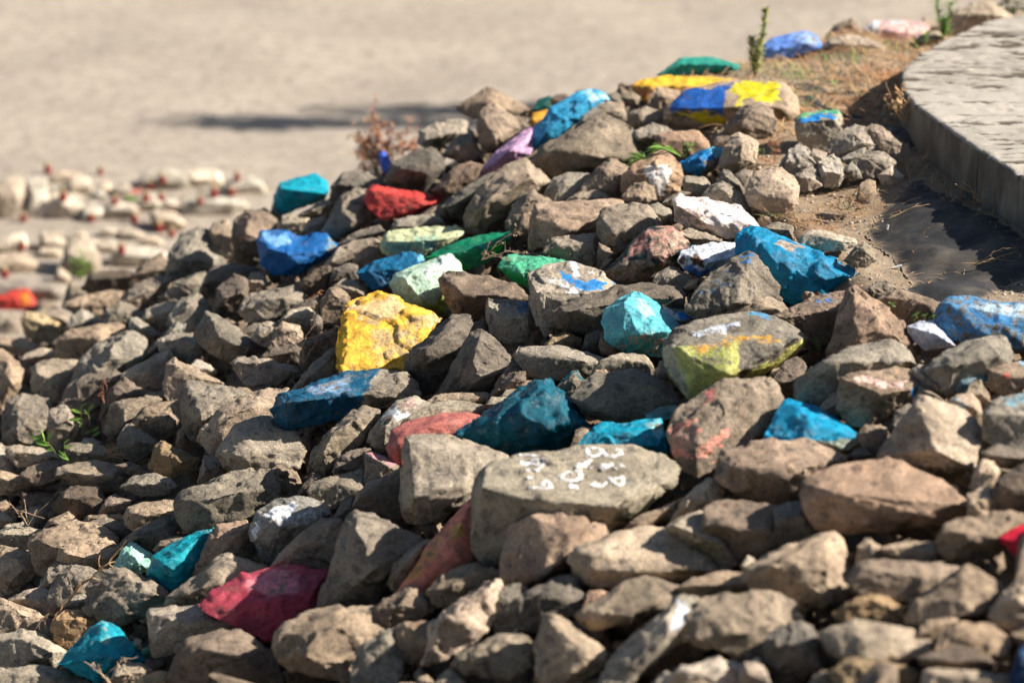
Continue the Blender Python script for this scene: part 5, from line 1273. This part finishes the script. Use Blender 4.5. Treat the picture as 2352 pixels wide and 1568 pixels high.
# ------------------------------------------------------------------ white letters on the broad boulder
M_WHITE = flat_mat('white_paint', (.70, .69, .68), .7, (190, (.40, .35, .29)))
STROKES = ['16,79 24,79 34,80', '17,85 21,87 26,86 31,88 34,86 31,83 26,84', '30,93 34,90 38,86 36,82', '22,92 25,92', '23,99 26,98 27,100', '25,107 33,107 43,108', '36,106 37,102 40,101 43,104 43,108',
           '52,99 54,95 59,93 62,96', '64,92 68,93 69,98 64,101 57,101 52,99', '65,90 68,86', '66,89 72,88 78,83', '74,77 77,80 82,80 85,78 88,76 84,73 79,73 75,75 74,77', '88,77 92,80 98,80 103,78 103,75 99,74',
           '86,91 88,88 91,87', '87,91 92,89 96,86', '98,91 99,90', '103,87 106,90', '59,108 61,105 64,106 66,109', '78,106 80,102 83,105 87,106 91,102', '93,98 97,102 100,105', '97,99 102,99 105,97', '100,105 105,104 105,98', '77,90 80,90']
lt = None
dps = []
for st in STROKES:
    q = pts('T11', st)
    # densify
    n = max(4, int(np.linalg.norm(np.diff(q, axis=0), axis=1).sum() / 3))
    t_ = np.concatenate([[0], np.cumsum(np.linalg.norm(np.diff(q, axis=0), axis=1))]); tt = np.linspace(0, t_[-1], n)
    q = np.stack([np.interp(tt, t_, q[:, 0]), np.interp(tt, t_, q[:, 1])], 1)
    hits = [cast(x, y) for x, y in q]
    hp = [(h[0], h[1]) for h in hits if h[2] is not None and h[2].name == LETTER_STONE.name]
    if len(hp) < 2: continue
    c = np.array([h[0] for h in hp]); nn = np.array([h[1] for h in hp])
    k = 3
    tg = np.gradient(c, axis=0); tg /= np.linalg.norm(tg, axis=1)[:, None] + 1e-9
    sd_ = np.cross(nn, tg); sd_ /= np.linalg.norm(sd_, axis=1)[:, None] + 1e-9
    dps.append((c, nn, sd_))
if dps:
    a = Acc(); rr_ = np.random.default_rng(2)
    for c, nn, sd_ in dps:
        w = .0072 * (1 + .3 * rr_.normal(size=len(c)))[:, None]
        v = np.concatenate([c + nn * .001 - sd_ * w, c + nn * .004, c + nn * .001 + sd_ * w]); m = len(c)
        f = [(i, i + 1, m + i + 1, m + i) for i in range(m - 1)] + [(m + i, m + i + 1, 2 * m + i + 1, 2 * m + i) for i in range(m - 1)]
        a.add((v, np.array(f)))
    o0 = np.array(LETTER_STONE.location)
    me = mesh_np('painted_lettering', np.vstack(a.v) - o0, np.vstack(a.f), M_WHITE)
    lo = obj('painted_lettering', me, (0, 0, 0), LETTER_STONE)

# ------------------------------------------------------------------ plants
def anchor(tile, s, default_w=None):
    q = pts(tile, s)[0]; l, n, o = cast(*q)
    return l if l is not None else unproj(q[0], q[1], 12.0)
def front_base(tile, base_s, strs):
    """where a thin plant lies in front of every stone it crosses"""
    ws = []
    for s in strs:
        for q in pts(tile, s):
            l, n, o = cast(*q)
            if l is not None: ws.append((l - CAM) @ FW)
    q0 = pts(tile, base_s)[0]; l, n, o = cast(*q0)
    wb = float((l - CAM) @ FW) if l is not None else 12.0
    near = [w for w in ws if w > wb - .45]
    w = min([wb] + near) - .02
    return unproj(q0[0], q0[1], w)
def path_px(tile, s, base, lean=0.0):
    """curve given by picture points, standing in the vertical plane through its base"""
    q = pts(tile, s); w0 = float((base - CAM) @ FW)
    p = []
    for i, (x, y) in enumerate(q):
        d = ray(np.array(x), np.array(y))
        # intersect with plane y = base.y + lean * i
        yy_ = base[1] + lean * i
        p.append(CAM + d * (yy_ / d[1]))
    return np.array(p)
def resample(p, n):
    t_ = np.concatenate([[0], np.cumsum(np.linalg.norm(np.diff(p, axis=0), axis=1))]); tt = np.linspace(0, t_[-1], n)
    return np.stack([np.interp(tt, t_, p[:, i]) for i in range(3)], 1)

def spike_weed(name, stems, tile, label, mat_leaf, size, rate=90, cat='weed', th=.0035, leafw=.010):
    r = np.random.default_rng(len(label))
    base = anchor(tile, stems[0].split()[0])
    e = empty(name, base, label=label, cat=cat)
    for s in stems:
        p = resample(path_px(tile, s, base), 16)
        a = Acc(); a.add(tube(p, np.linspace(th, th * .5, 16)))
        a.build('stem', M_STEM, base, e)
        a = Acc()
        for k in range(rate):
            t = r.uniform(.12, 1); i = min(int(t * 15), 14); c = p[i] + (p[i + 1] - p[i]) * (t * 15 - i)
            th_ = r.uniform(0, 6.28)
            a.add(blade(c, (math.cos(th_), math.sin(th_), r.uniform(.3, 1.6)), size * r.uniform(.5, 1.1), leafw * r.uniform(.6, 1.1), r.uniform(.1, .5), 3))
        tag(a.build('leaves', mat_leaf, base, e), kind='stuff')
    return e
spike_weed('goldenrod_weed', ['5,66 8,50 10,38 13,25 14,8', '5,66 4,56 2,45 2,33', '5,66 7,56 8,46 9,36'], 'T4', 'tall green flowering weed behind the blue and yellow boulder', M_SEED, .034, 260, leafw=.011)
spike_weed('upright_weed', ['166,33 165,24 162,12 160,-2', '166,33 168,22 171,14 173,3', '166,33 166,26 167,18'], 'T4', 'thin upright green weed at the top right beside the concrete', M_LEAF, .05, 60)
spike_weed('small_sprig', ['144,45 143,40 142,34', '150,38 151,34 152,29'], 'T4', 'low pair of green sprigs near the pink and white stone', M_LEAF, .035, 24)
# dry reddish bush
def twiggy(name, tile, base_s, tips, label, mat, nb=5, th=.0022, leaf=0, leafmat=None, cat='dry weed', spread=.3, leafsize=(.008, .018), w=None):
    r = np.random.default_rng(len(label) * 7)
    base = front_base(tile, base_s, tips) if w is None else unproj(*pts(tile, base_s)[0], w); e = empty(name, base, label=label, cat=cat)
    a = Acc(); lf = Acc()
    for t_ in tips:
        p = path_px(tile, base_s + ' ' + t_, base, r.uniform(-.01, .01)); p = resample(p, 12)
        L = np.linalg.norm(p[-1] - p[0]); p[1:-1] += r.normal(0, L * .012, (10, 3))
        a.add(tube(p, np.linspace(th, th * .45, 12), 4))
        for k in range(nb):
            i = int(r.integers(3, 11)); d = (p[i] - p[i - 1]); d /= np.linalg.norm(d) + 1e-9
            d = d + r.normal(0, .55, 3); d /= np.linalg.norm(d)
            l = L * r.uniform(.1, spread); q = p[i] + np.outer(np.linspace(0, 1, 5), d * l) + r.normal(0, l * .03, (5, 3)) * np.array([0, 1, 1, 1, 1])[:, None]
            a.add(tube(q, np.linspace(th * .6, th * .3, 5), 3))
            for m in range(leaf):
                c = q[int(r.integers(1, 5))]; dd = r.normal(size=3)
                lf.add(blade(c, dd + np.array([0, 0, .4]), r.uniform(*leafsize), leafsize[0] * .6, .2, 2))
    a.build('stems', mat, base, e)
    if leaf: tag(lf.build('leaves' if leafmat is M_LEAF else 'seed_heads', leafmat or mat, base, e), kind='stuff')
    return e
twiggy('dry_bush', 'T2', '108,88', ['104,70 103,50 104,36', '100,70 97,55 93,46', '108,66 110,52 113,42', '112,70 118,60 120,50', '116,76 128,62 136,48', '118,78 130,66 141,58', '110,70 124,64 131,54', '103,72 99,62 96,52', '106,72 107,58 109,48', '98,78 95,66 92,58', '112,76 116,66 126,60'],
       'dry reddish weed bush growing behind the far stones', M_RED, 12, .0026, 8, M_RED, 'dry bush', .4, (.016, .032), w=13.1)
# grass-like green leaves
base = anchor('T3', '128,92'); e = empty('leafy_plant', base, label='low green plant with long narrow arching leaves between grey stones', cat='plant')
for c_s, L_ in (('140,84', ['126,84', '130,80', '124,88', '150,88', '154,91', '133,85', '127,81', '128,89', '146,84']), ('124,92', ['110,88', '106,96', '114,99', '118,103', '130,94', '112,92', '122,87', '116,89', '125,99', '108,98', '130,99', '119,86'])):
    cb_ = path_px('T3', c_s, base)[0]
    for t_ in L_:
        tip = path_px('T3', t_, base)[0] + np.array([0, random.uniform(-.03, .03), 0])
        d = tip - cb_; a = Acc(); a.add(blade(cb_, d + np.array([0, 0, .25 * np.linalg.norm(d)]), np.linalg.norm(d) * 1.1, .011, .3, 6, side=np.array([.25, .3, 1.0])))
        a.build('leaf', M_LEAF, base, e)
def leafy(name, tile, base_s, stems, leaves, label, size=.03, cat='seedling'):
    base = front_base(tile, base_s, stems + leaves); e = empty(name, base, label=label, cat=cat); a = Acc()
    for s in stems: a.add(tube(resample(path_px(tile, s, base), 8), .0016, 4))
    a.build('stem', M_STEM, base, e)
    r = np.random.default_rng(3 + len(label))
    for s in leaves:
        p = path_px(tile, s, base); d = p[1] - p[0]; a = Acc()
        a.add(blade(p[0], d, np.linalg.norm(d), np.linalg.norm(d) * .32, .08, 5, side=np.array([r.normal(0, .3), .6, 1.0])))
        a.build('leaf', M_LEAF, base, e)
leafy('seedling', 'T5', '71,116', ['71,116 70,105 69,95 70,90', '79,116 77,105 75,95 79,89'], ['69,96 60,93', '70,91 74,87', '69,101 58,102', '70,106 64,101', '71,110 66,104', '75,95 80,89', '77,112 72,114', '78,112 85,108', '79,116 86,112', '75,98 72,93'], 'bright green seedling with two thin stems among shaded stones at left')
leafy('seedling', 'T5', '50,136', ['50,136 46,128 41,122 37,116', '56,138 55,130 55,122'], ['37,117 26,117', '39,121 35,110', '40,121 45,111', '42,124 28,119', '46,128 38,127', '50,131 60,136', '55,122 60,118', '55,126 62,124', '56,132 50,128'], 'small green seedling lowest at left below the two stemmed one')
leafy('sprout', 'T3', '158,92', ['158,92 160,86 162,81', '155,92 153,88'], ['160,86 155,84', '161,84 166,86', '162,81 168,80', '160,88 155,90', '161,82 157,79', '162,84 160,78', '156,90 152,94'], 'tiny reddish green sprout behind the small bright blue stone')
leafy('sprout', 'T8', '123,124', ['123,124 122,120'], ['122,121 119,119', '122,121 126,119', '122,122 119,124', '123,122 126,123', '122,120 122,118'], 'tiny green sprout on top of the pale rock near the fabric')
leafy('sprout', 'T8', '144,133', ['144,133 142,130', '150,134 151,130', '158,134 157,130'], ['142,130 138,132', '142,130 147,127', '151,130 147,131', '151,130 154,128', '157,131 153,133', '157,131 160,130', '144,132 140,135', '142,129 144,126'], 'row of tiny yellow green sprouts above the pale streaked slab')
leafy('sprout', 'T12', '60,12', ['60,12 56,4 54,0', '56,14 55,6'], ['54,0 58,3', '55,3 52,1', '57,6 62,7', '56,5 60,1', '58,9 63,10'], 'small green sprout between the yellow green block and the fin stone')
leafy('sprout', 'T4', '13,132', ['13,132 10,128', '18,134 21,124'], ['10,128 6,127', '10,128 9,132', '13,130 12,126', '11,129 7,134'], 'tiny dark green sprout beside the concrete chunks')
spike_weed('grass_tuft', ['68,122 69,112 71,98', '68,122 64,114 62,106', '68,122 74,114 76,106'], 'T1', 'pale green grass tuft at the foot of the pale stones', M_LEAF, .06, 26)
# straw and twigs
twiggy('dry_stalk', 'T9', '49,98', ['56,90 63,79 75,70 87,60 98,46 108,34'], 'long straw coloured dry stalk lying diagonally over stones at lower left', M_STRAW, 7, .0040, 1, None, 'dry stalk', .12)
twiggy('dry_stalk', 'T9', '52,94', ['60,84 70,74 80,65 92,52 101,45'], 'second straw stalk running right beside the long diagonal one', M_STRAW, 3, .0032, 0, None, 'dry stalk', .12)
twiggy('dry_twig', 'T9', '42,97', ['36,102 31,110', '38,104 41,112 43,118', '34,103 30,112'], 'thin dark twig under the long diagonal stalk at lower left', M_TWIG, 4, .0018, 0, None, 'twig')
twiggy('dry_twig', 'T9', '24,22', ['22,10 21,0', '30,12 40,4', '14,9 8,2', '16,9 38,16'], 'bare forked twig at the left edge in a dark hollow', M_TWIG, 6, .0022, 0, None, 'twig')
twiggy('dry_grass_knot', 'T5', '94,134', ['96,128 100,125', '92,130 90,126', '100,131 108,134', '104,135 116,138 128,141', '98,134 104,130', '90,136 96,126', '94,128 88,128', '99,130 96,136'], 'knot of pale dry grass caught between two stones at left', M_STRAW, 12, .0016, 0, None, 'dry grass', .6)
twiggy('dry_twig', 'T6', '46,118', ['40,112 35,104 42,98', '43,100 50,92 58,86 68,83 75,82', '44,97 56,95 66,90 75,86', '38,108 33,118', '60,92 68,92 74,88'], 'reddish forked twig left of the big yellow boulder', M_TWIG, 6, .0018, 1, None, 'twig', .25)
twiggy('dry_twig', 'T6', '48,64', ['54,62 58,58 62,60', '54,60 60,56'], 'tiny red brown sprig above the reddish forked twig', M_RED, 4, .0014, 1, None, 'twig')
twiggy('dry_twig', 'T6', '198,30', ['204,24 212,14 222,7 232,5', '206,26 220,22 236,24', '203,20 205,14', '210,26 222,30'], 'fine dry twig hanging over the emerald stone tip', M_TWIG, 7, .0016, 2, None, 'twig', .3)
twiggy('dry_twig', 'T9', '96,160', ['88,150 78,142 72,138', '90,150 98,144 106,136 118,134', '104,158 112,150', '86,148 84,140'], 'forked twig in front of the bottom left turquoise stone', M_TWIG, 5, .0024, 1, None, 'twig', .2)
twiggy('dry_twig', 'T9', '62,78', ['60,70 58,65', '61,76 58,76'], 'short brown twig sprouting beside the diagonal stalk', M_TWIG, 2, .0018, 0, None, 'twig')
twiggy('dry_twig', 'T5', '89,88', ['86,80 87,72 88,66', '88,76 90,68', '87,82 92,76 90,70'], 'red brown dry grass leaf hanging before a rounded stone at left', M_RED, 2, .0022, 0, None, 'dry leaf')
twiggy('dry_weed', 'T12', '54,20', ['52,12 50,8', '55,14 58,10', '57,16 60,13', '50,16 48,14'], 'rust coloured seed weed left of the fin shaped stone', M_RED, 6, .0016, 5, M_RED, 'dry weed', .5, (.006, .01))
twiggy('dry_weed', 'T4', '22,140', ['20,130 18,118', '24,132 27,118', '16,138 8,134', '22,128 24,120'], 'brown dry seed stalks in front of the rounded dark stone', M_RED, 8, .0016, 5, M_RED, 'dry weed', .3, (.006, .012))
twiggy('dry_weed', 'T8', '17,44', ['22,46 27,46', '12,46 6,44', '16,42 11,38', '30,44 40,44'], 'thin green stemmed weed with red buds under the large grey boulder', M_STEM, 6, .0016, 3, M_RED, 'weed', .4, (.006, .012))
twiggy('dry_weed', 'T8', '84,40', ['88,30 91,24', '80,34 74,30', '92,34 98,28', '78,40 70,36', '86,36 84,28', '90,40 98,38'], 'green and rust coloured weed under the concrete chunks', M_STEM, 9, .0016, 4, M_RED, 'weed', .5, (.006, .014))
twiggy('dry_weed', 'T4', '134,105', ['124,92 117,70', '128,88 125,72', '130,90 131,72', '122,92 115,84', '136,92 134,86', '128,84 133,70'], 'clump of dry upright grass heads beside the curved concrete edge', M_STRAW, 5, .003, 3, M_STRAW, 'dry grass', .25, (.015, .03))
twiggy('dry_straw', 'T8', '120,48', ['128,44 140,38 155,36'], 'straw lying on the upper part of the black fabric', M_STRAW, 2, .0022, 0, None, 'straw', .1)
twiggy('dry_straw', 'T8', '190,88', ['200,84 215,80 230,76', '205,80 215,74 228,73', '198,86 182,86', '212,82 228,84'], 'forked pale straws on the shaded black fabric at right', M_STRAW, 3, .0014, 0, None, 'straw', .2)
twiggy('dry_straw', 'T8', '148,62', ['152,57 158,54'], 'small dry leaf curl in the middle of the black fabric', M_STRAW, 0, .003, 0, None, 'dry leaf', .1)
twiggy('dry_straw', 'T8', '196,34', ['190,22 182,16', '200,30 200,18', '202,34 190,34', '196,28 186,24 176,18', '200,34 192,30'], 'tangle of rusty straw at the foot of the concrete edge', M_STRAW, 6, .0018, 0, None, 'dry grass', .4)
# cigarette ends
M_BUTT = flat_mat('cigarette_paper', (.8, .78, .75), .7)
for s_, t_, lb in (('118,58', '119,54', 'white cigarette end standing at the edge of the black fabric'), ('123,91', '131,89', 'white cigarette end lying on the sandy strip')):
    p0 = anchor('T8', s_) + np.array([0, 0, .004]); p1 = p0 + (path_px('T8', t_, p0)[0] - path_px('T8', s_, p0)[0])
    a = Acc(); a.add(tube(resample(np.array([p0, p1]), 4), .0042, 8))
    tag(a.build('cigarette_end', M_BUTT, p0), lb, 'cigarette end')

# low shrubs beyond the far end of the bank
M_SHRUB = flat_mat('dull_shrub_leaf', (.075, .085, .03), .6, (3, (.12, .11, .05)))
def shrub(x, y, z, rad, h, label, seed):
    r = np.random.default_rng(seed); e = empty('shrub', (x, y, z), label=label, cat='shrub'); a = Acc(); b = Acc()
    o0 = np.array([x, y, z])
    for k in range(9):
        d = np.array([r.normal(0, .4), r.normal(0, .4), 1.0]); d /= np.linalg.norm(d)
        a.add(tube(o0 + np.outer(np.linspace(0, 1, 6), d * h * .8), np.linspace(.012, .004, 6), 5))
    for k in range(1500):
        d = r.normal(size=3); d[2] = abs(d[2]); d /= np.linalg.norm(d); c = o0 + d * np.array([rad, rad, h]) * r.uniform(.3, 1) ** .5
        b.add(blade(c, r.normal(size=3), r.uniform(.03, .06), .02, .1, 2))
    a.build('branches', M_TWIG, o0, e); tag(b.build('foliage', M_SHRUB, o0, e), kind='stuff')
for s_, dx, rad, h, lb in (('205,-2', 0, .35, .28, 'dull green shrub behind the far tan stone'), ('236,2', .1, .4, .3, 'dark green shrub at the top right corner beyond the concrete')):
    q = on_plane(*pts('T4', s_)[0], BANK); q[1] = max(q[1] + .1, 13.5)
    shrub(q[0] * q[1] / q[1] + dx, q[1], float(np.maximum(ground_z(q[:1], q[1:2])[0], 0)), rad, h, lb, len(lb))

# ------------------------------------------------------------------ tree standing beyond the right edge; its shadow lies on the sand
def tree(x, y, h, seed):
    r = np.random.default_rng(seed); e = empty('poplar_tree', (x, y, 0), label='slim tree right of the view casting the long shadow on the sand', cat='tree')
    o0 = np.array([x, y, 0.]); a = Acc()
    tp = o0 + np.stack([.05 * np.sin(np.linspace(0, 4, 14)), .04 * np.cos(np.linspace(0, 3, 14)), np.linspace(-.1, h, 14)], 1)
    a.add(tube(tp, np.linspace(.075, .012, 14), 9)); a.build('trunk', M_TWIG, o0, e)
    b = Acc(); cl = Acc()
    for k in range(125):
        ly = int(r.choice(3, p=[.34, .40, .26])); t = r.uniform(.16, (.86, 1.0, .72)[ly]); z = t * h; c = np.array([x + .05 * math.sin(t * 4), y, z])
        yo = (.38, -.06, -.55)[ly] + r.normal(0, .05)
        L_ = np.array([r.normal(0, .25) * (1.1 - t * .6), yo, r.uniform(.05, .3)])
        q = c + np.outer(np.linspace(0, 1, 5), L_); b.add(tube(q, np.linspace(.014, .004, 5), 4))
        for m in range(46 if ly < 2 else 42):
            cc = q[int(r.integers(3, 5))] + r.normal(0, 1, 3) * np.array([.2, .085, .13])
            cl.add(blade(cc, r.normal(size=3), r.uniform(.06, .10), .05, .1, 2))
    b.build('branches', M_TWIG, o0, e); tag(cl.build('crown', M_SHRUB, o0, e), kind='stuff')
tree(4.9, 18.42, 5.05, 4)

# ------------------------------------------------------------------ labels for every traced stone
LMS = [s for s in STONES if s['lm']]
def words(n): return len(n.replace('-', ' ').split())
used = {}
def dirw(a, b):
    dx, dy = a[0] - b[0], a[1] - b[1]; th = math.degrees(math.atan2(-dy, dx)) % 360
    return ['right of', 'up right of', 'above', 'up left of', 'left of', 'down left of', 'below', 'down right of'][int((th + 22.5) // 45) % 8]
areas = sorted(s['W'] * s['H'] for s in STONES)
cands = {}
for s in STONES:
    if s['label']: continue
    ar = s['W'] * s['H']; asp = s['W'] / s['H']
    size = 'small' if ar < areas[int(len(areas) * .35)] else ('large' if ar > areas[int(len(areas) * .8)] else 'mid sized')
    shp = 'long flat' if asp > 2.2 else ('broad' if asp > 1.5 else ('blocky' if asp > .85 else 'upright'))
    if s['tone'] == 'p': base = f'{size} {shp} pale limestone block'
    else: base = f"{size} {shp} {TONEW[s['tone']]} stone"
    near = sorted(LMS, key=lambda q: math.hypot(q['c'][0] - s['c'][0], (q['c'][1] - s['c'][1]) * 1.3))[:6]
    s['opts'] = [f"{base}, {dirw(s['c'], near[0]['c'])} the {near[0]['lm']}"]
    for k in range(1, 6):
        for j in range(k):
            a_, b_ = near[j], near[k]
            s['opts'].append(f"{base}, {dirw(s['c'], a_['c'])} the {a_['lm']}, {dirw(s['c'], b_['c'])} the {b_['lm']}")
    s['dist'] = [math.hypot(near[0]['c'][0] - s['c'][0], near[0]['c'][1] - s['c'][1])]
    s['opts'] = [o for o in s['opts'] if words(o.replace(',', '')) <= 16] or s['opts'][:1]
todo = [s for s in STONES if not s['label']]
# prefer the shortest text nobody else could claim
from collections import Counter
allc = Counter(o for s in todo for o in set(s['opts']))
for s in todo:
    u = [o for o in s['opts'] if allc[o] == 1]
    s['label'] = u[0] if u else None
taken = Counter(s['label'] for s in todo if s['label'])
rest = [s for s in todo if not s['label']]
for s in rest:
    same = sorted([q for q in todo if s['opts'][0] in q['opts']], key=lambda q: q['c'][0])
    i = same.index(s)
    nth = ['leftmost', 'second from left', 'third from left', 'fourth from left', 'fifth from left', 'sixth from left', 'seventh from left']
    pos = 'rightmost' if i == len(same) - 1 and i > 0 else nth[min(i, 6)]
    s['label'] = pos + ' ' + s['opts'][0]
    if taken[s['label']]: s['label'] = ('higher ' if s['c'][1] < 784 else 'lower ') + s['label']
    taken[s['label']] += 1
for s in STONES:
    lb = s['label'].split()
    tag(s['o'], ' '.join(lb[:17]).rstrip(','), s['cat'], s['group'])
tot = sum(len(o.data.polygons) for o in scene.objects if o.type == 'MESH')
print('tris', tot, 'stones', len(STONES), 'dup labels', [k for k, v in Counter(s['label'] for s in STONES).items() if v > 1])
